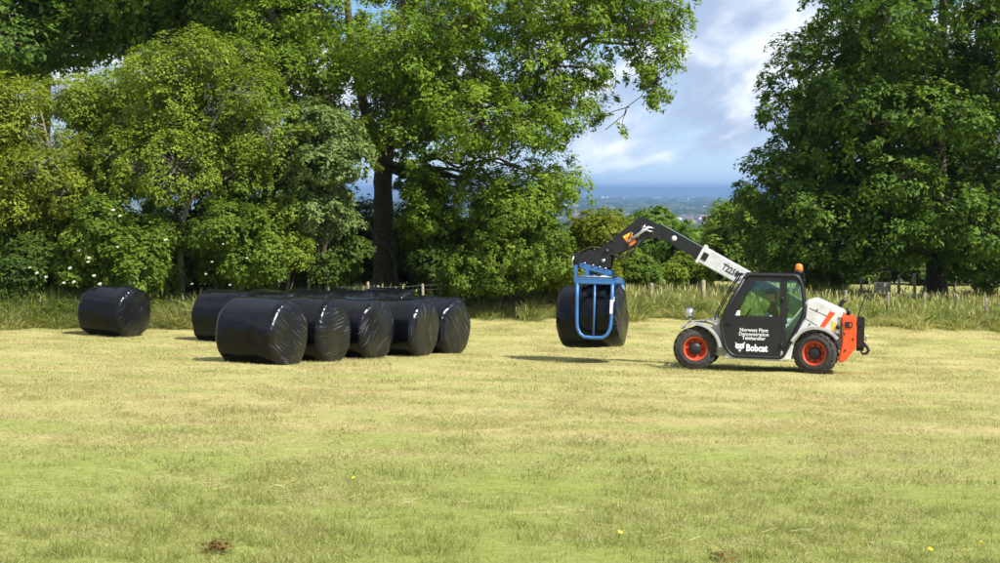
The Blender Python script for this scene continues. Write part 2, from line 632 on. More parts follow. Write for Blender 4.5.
def build_hills():
    rg = np.random.default_rng(11)
    hm = simple('far_hills', (0.06, 0.085, 0.04), 0.95, 0, 0.3, 0.002)
    for k, (D, h0, var, sd) in enumerate([(24000, 30, 9, 1), (19000, -30, 14, 2)]):
        xs = np.linspace(-30000, 30000, 121)
        h = h0 + var * (np.sin(xs / 2900 + sd) + .6 * np.sin(xs / 1270 + 2 * sd) + .35 * np.sin(xs / 520 + sd))
        prof = [(-4000, 0.0), (-2200, .45), (-900, .85), (0, 1.0), (1800, .7), (4000, 0)]
        V = []
        for (dy, s) in prof:
            for x, hh in zip(xs, h):
                V.append((x, D + dy, -71 + (71 + hh) * s))
        nx = len(xs)
        i = np.arange(len(prof) - 1)[:, None] * nx + np.arange(nx - 1)[None]
        Fc = np.stack([i, i + 1, i + nx + 1, i + nx], -1).reshape(-1, 4)
        o = link('hills', np_mesh('hills', np.array(V), Fc, smooth=True), hm)
        tag(o, ['low blue ridge along the far horizon', 'lower rise in front of the far blue ridge'][k], None, None, 'structure')


build_hills()


def build_distance():
    rg = np.random.default_rng(21)
    # far woods: low lumpy tree masses on the plain
    ico = bmesh.new()
    bmesh.ops.create_icosphere(ico, subdivisions=1, radius=1.0)
    iv = np.array([v.co[:] for v in ico.verts])
    it = np.array([[v.index for v in f.verts] for f in ico.faces])
    ico.free()
    n = 4200
    Y = 900 * np.exp(rg.random(n) * math.log(14))
    X = (rg.random(n) - .5) * 0.5 * Y + 0.09 * Y
    # woods gather in bands
    keep = np.sin(Y / 330 + 2 * np.sin(X / 700)) + rg.normal(0, .7, n) > 0.1
    X, Y = X[keep], Y[keep]
    n = len(X)
    R = np.stack([rg.uniform(14, 60, n) * (Y / 3500) ** .35, rg.uniform(10, 40, n), rg.uniform(7, 13, n)], -1)
    R[:, 2] *= np.clip((Y / 3500), .8, 1.5)
    V = iv[None] * R[:, None] * rg.uniform(.8, 1.2, (n, len(iv), 1)) + np.stack([X, Y, ground_z(X, Y) + R[:, 2] * .4], -1)[:, None]
    Fc = (it[None] + (np.arange(n) * len(iv))[:, None, None]).reshape(-1, 3)
    t = np.repeat(rg.random(n), len(iv))
    wm = leaf_mat('far_woods', (0.020, 0.035, 0.012), (0.06, 0.085, 0.025), 0.0, 0.9, 0.1)
    o = link('distant_woods', np_mesh('distant_woods', V.reshape(-1, 3), Fc, {'tint': t}), wm)
    tag(o, 'hazy belts of woodland on the plain below the hill', 'woodland', None, 'stuff')
    # houses of the town on the plain
    hv = np.array([(-1, -1, 0), (1, -1, 0), (1, 1, 0), (-1, 1, 0), (-1, -1, 1), (1, -1, 1), (1, 1, 1), (-1, 1, 1), (-1, 0, 1.7), (1, 0, 1.7)], float)
    hq = np.array([(0, 1, 5, 4), (1, 2, 6, 5), (2, 3, 7, 6), (3, 0, 4, 7), (4, 5, 9, 8), (6, 7, 8, 9), (5, 6, 9, 9), (7, 4, 8, 8)])
    ht = np.array([(0, 1, 5), (0, 5, 4), (1, 2, 6), (1, 6, 5), (2, 3, 7), (2, 7, 6), (3, 0, 4), (3, 4, 7), (4, 5, 9), (4, 9, 8), (6, 7, 8), (6, 8, 9), (5, 6, 9), (7, 4, 8)])
    n = 1300
    Y = rg.uniform(3000, 6800, n)
    X = rg.normal(0.118, 0.05, n) * Y
    cl = np.sin(X / 130) + np.sin(Y / 260) + rg.normal(0, .8, n) > -0.3
    X, Y = X[cl], Y[cl]
    n = len(X)
    an = rg.random(n) * math.pi
    S = np.stack([rg.uniform(4, 9, n), rg.uniform(4, 6, n), rg.uniform(4, 6, n)], -1)
    v = hv[None] * S[:, None]
    ca, sa = np.cos(an)[:, None], np.sin(an)[:, None]
    W = np.stack([v[..., 0] * ca - v[..., 1] * sa, v[..., 0] * sa + v[..., 1] * ca, v[..., 2]], -1)
    W += np.stack([X, Y, ground_z(X, Y)], -1)[:, None]
    kind = np.repeat(rg.random(n), 10)
    roof = np.tile(np.array([0] * 4 + [0] * 4 + [1, 1]), n)
    Fc = (ht[None] + (np.arange(n) * 10)[:, None, None]).reshape(-1, 3)
    m, nn, l = new_mat('far_houses')
    out = N(nn, 'ShaderNodeOutputMaterial')
    p = N(nn, 'ShaderNodeBsdfPrincipled')
    p.inputs['Roughness'].default_value = .9
    a = N(nn, 'ShaderNodeAttribute', attribute_name='tint')
    r = N(nn, 'ShaderNodeValToRGB')
    e = r.color_ramp.elements
    e[0].color = (0.15, 0.085, 0.07, 1)
    e[1].position = .95
    e[1].color = (0.50, 0.49, 0.47, 1)
    e.new(.40).color = (0.11, 0.105, 0.115, 1)
    e.new(.72).color = (0.24, 0.17, 0.14, 1)
    r.color_ramp.interpolation = 'CONSTANT'
    l.new(a.outputs['Fac'], r.inputs[0])
    l.new(r.outputs[0], p.inputs['Base Color'])
    l.new(p.outputs[0], out.inputs[0])
    o = link('distant_town', np_mesh('distant_town', W.reshape(-1, 3), Fc, {'tint': kind * (1 - .0 * roof)}), m)
    tag(o, 'far off town of tiny roofs on the plain below', 'town', None, 'stuff')
    # pale large buildings further out
    n = 40
    Y = rg.uniform(9500, 13000, n)
    X = np.where(rg.random(n) < .6, rg.normal(.082, .014, n), rg.normal(.128, .02, n)) * Y
    S = np.stack([rg.uniform(5, 26, n), rg.uniform(10, 30, n), rg.uniform(6, 17, n)], -1)
    bv = hv.copy()
    bv[8:, 2] = 1.06
    W = bv[None] * S[:, None] + np.stack([X, Y, ground_z(X, Y)], -1)[:, None]
    Fc = (ht[None] + (np.arange(n) * 10)[:, None, None]).reshape(-1, 3)
    o = link('distant_city', np_mesh('distant_city', W.reshape(-1, 3), Fc), simple('far_white', (0.70, 0.70, 0.68), .8, 0, .05, .001))
    tag(o, 'row of tiny pale city buildings near the horizon', 'city', None, 'stuff')


build_distance()


def build_haze():
    me = bpy.data.meshes.new('haze')
    bm = bmesh.new()
    bmesh.ops.create_cube(bm, size=1.0)
    for v in bm.verts:
        v.co = Vector((v.co.x * 126000, v.co.y * 126000, -72 if v.co.z < 0 else 56))
    bm.to_mesh(me)
    bm.free()
    m, n, l = new_mat('haze_air')
    out = N(n, 'ShaderNodeOutputMaterial')
    pv = N(n, 'ShaderNodeVolumePrincipled')
    pv.inputs['Color'].default_value = (0.24, 0.41, 0.70, 1)
    pv.inputs['Density'].default_value = 1.2e-4
    pv.inputs['Anisotropy'].default_value = 0.1
    l.new(pv.outputs[0], out.inputs['Volume'])
    o = link('haze', me, m)
    tag(o, 'thin blue summer haze over the far plain', 'haze', None, 'stuff')


build_haze()


# ------------------------------------------------------------------ plants
def tubes_mesh(paths, sides=6):
    """paths: list of (points (n,3), radii (n,)) -> one joined mesh of tapered tubes"""
    Vs, Fs, off = [], [], 0
    for pts, rad, sd in paths:
        pts = np.asarray(pts, float)
        n = len(pts)
        tn = np.gradient(pts, axis=0)
        tn /= np.linalg.norm(tn, axis=1, keepdims=True) + 1e-9
        ref = np.array([0.31, 0.92, 0.23])
        a = np.cross(tn, ref)
        a /= np.linalg.norm(a, axis=1, keepdims=True) + 1e-9
        b = np.cross(tn, a)
        th = np.arange(sd) / sd * 2 * math.pi
        ring = (a[:, None] * np.cos(th)[None, :, None] + b[:, None] * np.sin(th)[None, :, None]) * np.asarray(rad)[:, None, None]
        Vs.append((pts[:, None] + ring).reshape(-1, 3))
        i = np.arange(n - 1)[:, None] * sd
        j = np.arange(sd)[None]
        jn = (j + 1) % sd
        Fs.append(np.stack([i + j, i + jn, i + sd + jn, i + sd + j], -1).reshape(-1, 4) + off)
        off += n * sd
    return np.concatenate(Vs), np.concatenate(Fs)


def bend(a, b, n, sag, rg, wob=0.06):
    a, b = np.asarray(a, float), np.asarray(b, float)
    t = np.linspace(0, 1, n)[:, None]
    L_ = np.linalg.norm(b - a)
    p = a + (b - a) * t
    p[:, 2] += np.sin(t[:, 0] * math.pi) * sag * L_
    w = rg.normal(0, wob * L_, (n, 3))
    w[0] = w[-1] = 0
    return p + w * np.sin(t * math.pi)


def inside(poly, x, y):
    r = False
    j = len(poly) - 1
    for i in range(len(poly)):
        xi, yi = poly[i]
        xj, yj = poly[j]
        if (yi > y) != (yj > y) and x < (xj - xi) * (y - yi) / (yj - yi) + xi:
            r = not r
        j = i
    return r


def lobes_in(poly, D, depth, n, r, rg, extra=()):
    """foliage masses filling a crown whose outline was read off the photograph, spread over its real depth"""
    poly = np.array(poly, float)
    lo, hi = poly.min(0), poly.max(0)
    c = (lo + hi) / 2
    half = (hi - lo) / 2
    ppm = F / D
    out = []
    tries = 0
    while len(out) < n and tries < 20000:
        tries += 1
        x, y = rg.uniform(lo, hi)
        rr = r * rg.uniform(.7, 1.25)
        k = rr * ppm * 0.72
        if not all(inside(poly, x + dx * k, y + dy * k) for dx, dy in ((0, 0), (1, 0), (-1, 0), (0, .8), (0, -.8))):
            continue
        q = max(0.12, 1 - ((x - c[0]) / half[0]) ** 2 * .8 - ((y - c[1]) / half[1]) ** 2 * .5)
        d = D + rg.uniform(-1, 1) * depth * math.sqrt(q)
        p = EYE + (at(x, y, D) - EYE) * (d / D)
        if out and tries < 12000 and min(np.linalg.norm((p - o[0]) / (1, 1.3, 1)) for o in out) < rr * .62:
            continue
        out.append((p, np.array([rr * rg.uniform(.9, 1.25), rr * rg.uniform(.9, 1.2), rr * rg.uniform(.62, .9)])))
    for (x, y, d, a, b) in extra:
        out.append((at(x, y, d), np.array([a, a, b])))
    return out


def leaves_from(clumps, cdir, per, cr, size, rg, flat=0.5, aspect=.45, tint0=None, droop=.25, tri=False):
    """a spray of leaves round every clump centre; returns mesh arrays"""
    n = len(clumps) * per
    C = np.repeat(clumps, per, 0)
    Dn = np.repeat(cdir, per, 0)
    g = rg.normal(0, 1, (n, 3))
    g /= np.linalg.norm(g, axis=1, keepdims=True)
    rad = rg.random(n)[:, None] ** .72
    R = np.repeat(cr, per)[:, None]
    off = g * rad * R
    # flatten along the spray's own axis
    ax = Dn + rg.normal(0, .02, (n, 3))
    ax /= np.linalg.norm(ax, axis=1, keepdims=True)
    off -= ax * ((off * ax).sum(1, keepdims=True)) * (1 - flat)
    P = C + off
    nrm = ax * .62 + np.array([0, 0, .55]) + g * .3 + rg.normal(0, .34, (n, 3))
    nrm /= np.linalg.norm(nrm, axis=1, keepdims=True)
    d = off / (R + 1e-6) + rg.normal(0, .6, (n, 3))
    d[:, 2] -= droop
    d -= nrm * ((d * nrm).sum(1, keepdims=True))
    d /= np.linalg.norm(d, axis=1, keepdims=True) + 1e-9
    s = np.cross(nrm, d)
    L_ = size * np.clip(np.exp(rg.normal(-.05, .33, (n, 1))), .4, 1.9)
    w = L_ * aspect * .5
    t = np.repeat(tint0, per) + rg.normal(0, .16, n)
    if tri:
        V = np.stack([P - d * L_ * .5 - s * w * .5, P + s * w * 1.1 + nrm * w * .3, P + d * L_ * .5 - s * w * .2], 1)
        return V.reshape(-1, 3), np.arange(n * 3).reshape(-1, 3), np.repeat(np.clip(t, 0, 1), 3)
    V = np.stack([P - d * L_ * .5, P + s * w + nrm * w * .35 - d * L_ * .05, P + d * L_ * .5, P - s * w + nrm * w * .35 - d * L_ * .05], 1)
    Fc = np.arange(n * 4).reshape(-1, 4)
    return V.reshape(-1, 3), Fc, np.repeat(np.clip(t, 0, 1), 4)


def plant(name, label, cat, lobes, base, trunk, leaf, bark, n_leaves, size, seed, clump_r=.38, per=34, group=None,
          limb_r=.09, aspect=.45, trunk_name='trunk', crown_name='crown', blossom=None, flat=.45, shell=.55, twig=True, extra_paths=(), limb_from=.35, tri=True, stray=.14, boughs=False):
    """trunk: list of (point, radius) from the ground up; lobes: foliage masses"""
    rg = np.random.default_rng(seed)
    root = empty(name, base)
    tag(root, label, cat, group)
    b0 = np.asarray(base, float)
    area = np.array([r[0] * r[2] + r[0] * r[1] for _, r in lobes])
    ncl = max(8, n_leaves // per)
    cnt = np.maximum(2, (area / area.sum() * ncl).astype(int))
    cl, cd, cr, tn = [], [], [], []
    paths = []
    if trunk:
        paths.append((np.array([p for p, _ in trunk]), np.array([r for _, r in trunk]), 12))
        tp = np.array([p for p, _ in trunk])
        tr = np.array([r for _, r in trunk])
        L0 = len(tp)
        # a finer set of spots along the trunk to grow limbs from
        ti = np.linspace(0, L0 - 1, 40)
        EXS = [(np.asarray(a)[len(a) // 3:], np.asarray(b)[len(b) // 3:]) for a, b, _ in extra_paths] if boughs else []
        tps = np.stack([np.interp(ti, np.arange(L0), tp[:, k]) for k in range(3)], -1)
        trs = np.interp(ti, np.arange(L0), tr)
        nt = len(tps)
        for pa, pb in EXS:
            q = np.linspace(0, len(pa) - 1, 10)
            tps = np.concatenate([tps, np.stack([np.interp(q, np.arange(len(pa)), pa[:, k]) for k in range(3)], -1)])
            trs = np.concatenate([trs, np.interp(q, np.arange(len(pa)), pb)])
    for (c, r), k in zip(lobes, cnt):
        u = rg.normal(0, 1, (k, 3))
        u /= np.linalg.norm(u, axis=1, keepdims=True)
        rad = shell + (1 - shell) * rg.random(k) ** .6
        rad *= np.where(rg.random(k) < stray, rg.uniform(1.05, 1.38, k), 1.0)     # sprays standing out of the mass
        pos = c + u * r * rad[:, None]
        cl.append(pos)
        dd = u / r
        dd /= np.linalg.norm(dd, axis=1, keepdims=True)
        dd[:, 2] += .5
        cd.append(dd)
        cr.append(clump_r * rg.uniform(.6, 1.35, k))
        lt = rg.normal(.5, .12)
        tn.append(np.clip(lt + rg.normal(0, .14, k), .05, .95))
        if trunk:
            zlim = tps[:, 2]
            lo = zlim[0] + (zlim[nt - 1] - zlim[0]) * limb_from
            ok = np.where(zlim >= lo - 1e-6)[0]
            dist = np.linalg.norm(tps[ok] - c, axis=1) + np.maximum(0, tps[ok, 2] - (c[2] - .2)) * 1.6
            j = ok[int(np.argmin(dist))]
            a = tps[j]
            L_ = np.linalg.norm(c - a)
            r0 = min(trs[j] * .72, limb_r * (0.55 + .22 * L_))
            pth = bend(a, c, 7, .06, rg, .035)
            paths.append((pth, np.linspace(r0, max(.012, r0 * .28), 7), 6))
            if twig:
                for q in pos[::3]:
                    w = rg.uniform(.45, 1.0)
                    s = pth[0] * (1 - w) + pth[-1] * w if w < .6 else pth[min(6, int(w * 6.99))]
                    paths.append((bend(s, q, 4, .03, rg, .05), np.array([.022, .015, .010, .005]), 3))
    cl, cd, cr, tn = map(np.concatenate, (cl, cd, cr, tn))
    per_ = max(6, int(n_leaves / len(cl)))
    V, Fc, t = leaves_from(cl, cd, per_, cr, size * (1.18 if tri else 1.0), rg, flat, aspect * (1.25 if tri else 1.0), tn, tri=tri)
    if not np.all(np.isfinite(V)):
        V = np.nan_to_num(V)
    link(crown_name, np_mesh(crown_name, V - b0, Fc, {'tint': t}), leaf, root)
    paths += [(np.asarray(a), np.asarray(b), s) for a, b, s in extra_paths]
    if paths:
        tv, tf = tubes_mesh(paths)
        link(trunk_name, np_mesh(trunk_name, tv - b0, tf, smooth=True), bark, root)
    if blossom:
        umbels(root, b0, blossom, rg)
    return root


def umbels(root, b0, spots, rg):
    """flat cream flower heads, each a small dome of florets"""
    for (x, y, d, w) in spots:
        c = at(x, y, d)
        k = 26
        th = rg.random(k) * 6.283
        rr = np.sqrt(rg.random(k)) * w
        tl = rg.uniform(.5, 1.0)
        e2, e3 = np.array([0, math.cos(tl), math.sin(tl)]), np.array([0, -math.sin(tl), math.cos(tl)])
        P = c + np.outer(rr * np.cos(th), (1, 0, 0)) + np.outer(rr * np.sin(th), e2) + np.outer(.35 * w * (1 - (rr / w) ** 2), e3)
        s = w * .22
        tri = np.array([(-1, -.6, 0), (1, -.6, .3), (.9, .7, .1), (-.8, .8, .35)]) * s
        tri = np.outer(tri[:, 0], (1, 0, 0)) + np.outer(tri[:, 1], e2) + np.outer(tri[:, 2], e3)
        V = (P[:, None] + tri[None] * rg.uniform(.7, 1.2, (k, 1, 1)) + rg.normal(0, s * .15, (k, 4, 3)))
        V = V.reshape(-1, 3) - b0
        link('blossom', np_mesh('blossom', V, np.arange(k * 4).reshape(-1, 4)), M['petal'], root)


def gpt(px, D, dz=0.0):
    x = gx(px, D)
    return np.array([x, D, float(ground_z(x, D)) + dz])


def stem(px0, D, pts, r0, r1):
    """trunk through photo pixels, from the ground below px0"""
    P = [gpt(px0, D, -.15)] + [at(x, y, d) for x, y, d in pts]
    rad = np.linspace(0, 1, len(P)) ** .8 * (r1 - r0) + r0
    return [(p, r) for p, r in zip(P, rad)]


def build_trees():
    rg = np.random.default_rng(3)
    # ---- the big ash in the middle of the hedge
    D = 46.5
    poly = [(200, -100), (420, -130), (600, -120), (690, -90), (692, 20), (640, 40), (606, 60), (600, 110), (608, 150), (588, 215), (520, 238), (470, 215),
            (440, 165), (405, 150), (398, 135), (330, 165), (270, 130), (225, 70), (185, -60)]
    lobes = lobes_in(poly, D, 4.6, 76, 1.45, rg, extra=[
        (388, 128, 43.0, 1.0, .6), (366, 140, 43.4, .8, .5), (398, 62, 42.5, 1.2, .8), (440, 178, 43.4, .9, .45), (482, 196, 43.2, .9, .55), (424, 160, 43.2, .8, .45), (352, 75, 43, .9, .6), (520, 205, 43.4, 1.0, .6),
        (652, 40, 45.0, 1.09, 0.87), (410, 122, 44.5, 0.98, 0.55), (440, 142, 44.0, 0.87, 0.55), (395, 95, 44.5, 0.87, 0.65), (645, 12, 44.5, 1.09, 0.76), (672, 45, 44.6, 0.65, 0.65), (648, 62, 44.6, 0.76, 0.65), (622, 38, 44.6, 0.98, 0.65), (682, 4, 45.0, 0.55, 0.65), (658, 98, 44.8, 0.41, 0.44), (662, 60, 45.2, 0.55, 0.55), (660, 78, 45.0, 0.68, 0.68), (640, 70, 45.5, 0.65, 0.55), (668, 20, 45.0, 0.82, 0.76), (655, 97, 45.0, 0.36, 0.33), (630, 20, 45.5, 1.09, 0.76), (605, 130, 45.0, 0.55, 0.55), (593, 70, 45.0, 0.65, 0.55),
        (420, 55, 43.0, 1.31, 0.87), (470, 75, 43.0, 1.31, 0.98), (520, 60, 43.0, 1.31, 0.98), (545, 120, 43.5, 1.20, 0.98), (490, 130, 43.0, 1.31, 0.87), (430, 105, 43.5, 1.20, 0.76),
        (510, 185, 43.5, 1.20, 0.87), (560, 185, 44.0, 0.98, 0.87), (330, 60, 44.5, 1.20, 0.87), (380, 30, 44.0, 1.31, 0.87), (450, 20, 43.0, 1.42, 0.87), (560, 30, 43.5, 1.31, 0.87), (350, 130, 45.0, 0.87, 0.60), (465, 165, 44.0, 0.87, 0.60)])
    # keep the view between the limbs open, where the sky shows through
    lobes = [l for l in lobes if not any(abs(500 + F * l[0][0] / l[0][1] - hx) < hr and abs(281.5 - F * ((l[0][2] - 1.6) / l[0][1] + math.tan(PITCH)) - hy) < hr * .8
                                         for hx, hy, hr in ((366, 95, 15),))]
    tk = stem(386, D, [(385, 270, D), (384, 230, D), (383, 185, D), (386, 150, D), (392, 110, D), (400, 50, D), (408, -20, D), (415, -90, D)], .42, .12)
    tk[0] = (tk[0][0], .60)
    ex = []
    for pts, r0 in (([(383, 172), (360, 135), (330, 105), (300, 60), (270, 10), (240, -60)], .24), ([(386, 150), (425, 122), (470, 100), (530, 80), (590, 40), (650, 25)], .15),
                    ([(384, 160), (365, 110), (352, 50), (345, -20), (340, -100)], .2), ([(392, 110), (440, 60), (490, 0), (540, -80)], .18), ([(590, 40), (635, 45), (652, 85)], .06)):
        p = np.array([at(x, y, D - .5 * i) for i, (x, y) in enumerate(pts)])
        ex.append((p, np.linspace(r0, r0 * .3, len(p)), 8))
    # an old ivy stem winding up the trunk
    iv = [(396, 283, D - .5), (395, 262, D - .5), (390, 250, D - .5), (378, 240, D - .45), (370, 226, D - .2), (369, 215, D), (373, 205, D - .2), (376, 195, D - .45), (374, 182, D - .4), (376, 165, D - .3)]
    ip = np.array([at(*q) for q in iv])
    root = plant('ash_tree', 'tallest leafy ash tree with thick dark trunk behind the black bales', 'tree', lobes, gpt(386, D), tk, M['ash'], M['bark'],
                 235000, .122, 31, .39, 62, limb_r=.045, aspect=.46, extra_paths=ex, tri=False, boughs=True)
    v, f = tubes_mesh([(ip, np.linspace(.055, .03, len(ip)), 6)])
    link('vine_stem', np_mesh('vine_stem', v - np.array(root.location), f, smooth=True), M['ivy'], root)

    # ---- tall dark trees closing the top left
    for k, (px, D, poly, n, lab) in enumerate([
            (40, 52, [(-90, -90), (60, -100), (150, -80), (150, 40), (80, 65), (40, 85), (-20, 110), (-90, 90)], 30, 'dark broadleaf tree at the top left edge behind the hawthorns'),
            (225, 50, [(80, -90), (250, -100), (330, -80), (330, 90), (250, 70), (200, 60), (150, 50), (110, 55), (75, 20)], 30, 'dark broadleaf tree overhanging the hawthorns beside the tallest ash')]):
        lobes = lobes_in(poly, D, 4.0, n, 1.7, rg)
        tk = stem(px, D, [(px, 200, D), (px + 4, 120, D), (px + 6, 40, D), (px + 4, -60, D)], .4, .1)
        plant('broadleaf_tree', lab, 'tree', lobes, gpt(px, D), tk, M['maple'], M['bark'], 75000, .145, 41 + k, .5, 36, 'tall dark trees behind the hedge', limb_r=.07, aspect=.6)

    # ---- hawthorns along the hedge
    specs = [
        ('hawthorn_tree', 'broad yellowish green hawthorn with a pale forked trunk', 180, 41.6, 2.2,
         [(85, 100), (120, 60), (160, 42), (205, 28), (250, 34), (300, 62), (330, 110), (318, 165), (290, 200), (230, 210), (180, 205), (120, 200), (95, 170)], 40, 1.05, 'haw', 125000, .082,
         [(181, 268), (180, 250), (183, 225), (187, 205), (192, 185), (196, 150), (200, 110)], .12),
        ('hawthorn_tree', 'ochre tinged hawthorn at the far left edge', 62, 40.6, 2.0,
         [(-60, 100), (-10, 78), (35, 76), (62, 100), (80, 150), (85, 200), (60, 235), (10, 240), (-50, 230)], 24, 1.0, 'ochre', 66000, .082,
         [(66, 262), (68, 235), (60, 200), (50, 150), (40, 110)], .09),
        ('hawthorn_tree', 'olive green hawthorn between the ochre one and the pale trunked one', 118, 43.4, 1.8,
         [(40, 80), (70, 50), (110, 52), (140, 85), (145, 150), (120, 215), (80, 210), (55, 160)], 18, .95, 'haw', 52000, .082,
         [(124, 262), (120, 230), (112, 190), (100, 140)], .08),
    ]
    for k, (nm, lab, px, D, dep, poly, n, r, mt, nl, sz, st, r0) in enumerate(specs):
        lobes = lobes_in(poly, D, dep, n, r, rg)
        tk = stem(px, D, [(x, y, D - (1.6 if k == 0 and i < 4 else 0)) for i, (x, y) in enumerate(st)], r0, .03)
        if k == 0:
            tk[0] = (gpt(px + 1, D - 1.6, -.1), r0)
        ex = []
        if k == 0:
            for pts in ([(186, 212), (196, 190), (205, 165), (215, 140)], [(186, 195), (180, 165), (176, 140), (174, 110)], [(196, 150), (215, 120), (232, 85)], [(205, 100), (206, 70), (212, 45)]):
                p = np.array([at(x, y, D - 1.7) for x, y in pts])
                ex.append((p, np.linspace(.055, .018, len(p)), 6))
        plant(nm, lab, 'tree', lobes, gpt(px, D), tk, M[mt], M['bark_pale'], nl, sz, 51 + k, .30, 40, 'hawthorns in the hedge', limb_r=.045, aspect=.6, extra_paths=ex, tri=False)

    # ---- shrubs: (name, label, px, D, depth, polygon, lobes, lobe radius, leaf, number, size, blossoms)
    fl = lambda l, d, w: [(x, y, d, w) for x, y in l]
    shrubs = [
        ('elder_bush', 'bright green elder with cream flower heads above the lone bale', 105, 39.0, 1.0,
         [(62, 215), (95, 195), (140, 195), (160, 225), (168, 285), (150, 296), (60, 296), (50, 260)], 18, .62, 'elder', 30000, .115,
         fl([(70, 268), (46, 277), (88, 262), (89, 258), (79, 250), (64, 283), (94, 276), (37, 273), (130, 283), (118, 247), (166, 240), (113, 210), (120, 216), (30, 268), (100, 284), (74, 282)], 37.7, .045)),
        ('bramble_bush', 'low dark leafy bramble at the left edge behind the verge', 15, 38.9, .8,
         [(-40, 230), (20, 228), (55, 245), (62, 298), (-40, 302)], 12, .6, 'dark', 22000, .10, None),
        ('hazel_bush', 'light green bush at the foot of the pale forked trunk', 232, 39.8, 1.0,
         [(195, 215), (230, 195), (268, 205), (285, 250), (282, 290), (200, 290), (185, 262)], 18, .62, 'elder', 30000, .10,
         fl([(203, 232), (212, 262), (223, 244), (247, 258), (206, 274), (192, 284), (230, 285)], 38.5, .032)),
        ('hazel_bush', 'leafy bush filling the gap left of the pale forked trunk', 165, 40.2, .8,
         [(140, 200), (165, 190), (180, 215), (178, 290), (150, 294), (138, 250)], 9, .55, 'elder', 14000, .09, None),
        ('hazel_bush', 'olive leafy bush under the ochre hawthorn', 30, 40.0, .8,
         [(-40, 205), (20, 200), (62, 205), (70, 240), (40, 268), (-40, 262)], 14, .6, 'haw', 20000, .09, None),
        ('hazel_bush', 'yellow green bush under the right side of the pale trunked hawthorn', 285, 40.6, .8,
         [(250, 190), (290, 180), (312, 205), (305, 262), (285, 288), (262, 240)], 11, .6, 'haw', 18000, .09, None),
        ('willow_bush', 'pale silvery green bush between the hawthorn and the ash trunk', 318, 41.0, 1.3,
         [(272, 120), (310, 100), (345, 115), (366, 150), (358, 200), (345, 235), (320, 262), (285, 250), (270, 190)], 24, .7, 'pale', 34000, .11, None),
        ('holly_bush', 'dark evergreen bush in the shade under the pale silvery bush', 300, 42.0, 1.0,
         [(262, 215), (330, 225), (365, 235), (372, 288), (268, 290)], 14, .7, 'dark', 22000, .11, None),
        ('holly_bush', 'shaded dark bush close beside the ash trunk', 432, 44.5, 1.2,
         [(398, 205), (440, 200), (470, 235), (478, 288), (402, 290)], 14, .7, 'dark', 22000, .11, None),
        ('hawthorn_bush', 'dense mid green thorn bush below the hanging ash branches', 500, 44.0, 1.8,
         [(432, 232), (455, 190), (500, 178), (545, 190), (570, 225), (572, 280), (540, 292), (450, 290), (430, 268)], 28, .85, 'elder', 52000, .10, None),
        ('young_ash', 'yellow green young tree in front of the thorn bush and ash', 440, 44.2, 1.0,
         [(398, 175), (430, 165), (450, 190), (445, 235), (420, 250), (400, 230)], 10, .6, 'ash', 12000, .12, None),
        ('elder_bush', 'sunlit yellow green elder above the blue bale grab', 585, 45.5, 1.6,
         [(540, 255), (560, 222), (592, 208), (622, 222), (630, 250), (622, 285), (560, 296), (540, 285)], 20, .75, 'lime', 36000, .105, None),
        ('field_maple_bush', 'rounded leafy bush right of the grab in front of far trees', 634, 50.0, 1.4,
         [(600, 262), (612, 245), (634, 240), (652, 252), (655, 285), (600, 290)], 12, .6, 'elder', 20000, .11, None),
        ('sapling', 'loose pale green sapling standing behind the middle fence', 693, 50.5, 1.0,
         [(668, 262), (680, 248), (696, 246), (712, 258), (718, 285), (700, 297), (680, 292), (666, 280)], 13, .42, 'haw', 13000, .10, None),
        ('bramble_bush', 'yellowish bramble clump behind the cab roof beacon', 822, 52.0, 1.0,
         [(803, 275), (822, 268), (842, 276), (850, 300), (800, 302)], 8, .5, 'ochre', 11000, .10, None),
    ]
    for k, (nm, lab, px, D, dep, poly, n, r, mt, nl, sz, bl) in enumerate(shrubs):
        lobes = lobes_in(poly, D, dep, n, r, rg)
        top = min(p[1] for p in poly)
        b = gpt(px, D)
        ex = []
        for j in range(4):
            e = at(px + rg.uniform(-22, 22), top + (290 - top) * rg.uniform(.15, .5), D + rg.uniform(-.5, .5))
            ex.append((bend(b + np.array([rg.uniform(-.25, .25), rg.uniform(-.2, .2), -.1]), e, 6, .0, rg, .04), np.linspace(.05, .012, 6), 5))
        plant(nm, lab, 'bush' if nm != 'sapling' else 'sapling', lobes, b, [(b - (0, 0, .1), .05), (b + (0, 0, .5), .04), (b + (0.05, 0, 1.0), .03)], M[mt], M['bark'], int(nl * 1.75), sz * .78, 71 + k, .25, 46,
              'bushes along the hedge', limb_r=.03, trunk_name='stem', crown_name='foliage', blossom=bl, extra_paths=ex, twig=False, aspect=.6, limb_from=.1)

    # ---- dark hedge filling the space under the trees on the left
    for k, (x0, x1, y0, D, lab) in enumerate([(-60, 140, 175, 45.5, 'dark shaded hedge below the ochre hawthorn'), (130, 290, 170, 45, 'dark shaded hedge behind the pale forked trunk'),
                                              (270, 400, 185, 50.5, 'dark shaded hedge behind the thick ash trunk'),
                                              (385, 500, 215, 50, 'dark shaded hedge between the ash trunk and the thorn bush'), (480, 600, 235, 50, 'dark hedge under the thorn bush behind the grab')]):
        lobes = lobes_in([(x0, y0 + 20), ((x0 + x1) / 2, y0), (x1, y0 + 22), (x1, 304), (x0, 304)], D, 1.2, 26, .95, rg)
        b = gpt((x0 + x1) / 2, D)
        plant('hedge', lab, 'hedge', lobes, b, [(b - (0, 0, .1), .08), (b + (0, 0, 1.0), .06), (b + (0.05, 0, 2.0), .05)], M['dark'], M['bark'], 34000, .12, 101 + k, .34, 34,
              'shaded hedge under the trees', limb_r=.03, trunk_name='stem', crown_name='foliage', twig=False, aspect=.6, limb_from=.1)

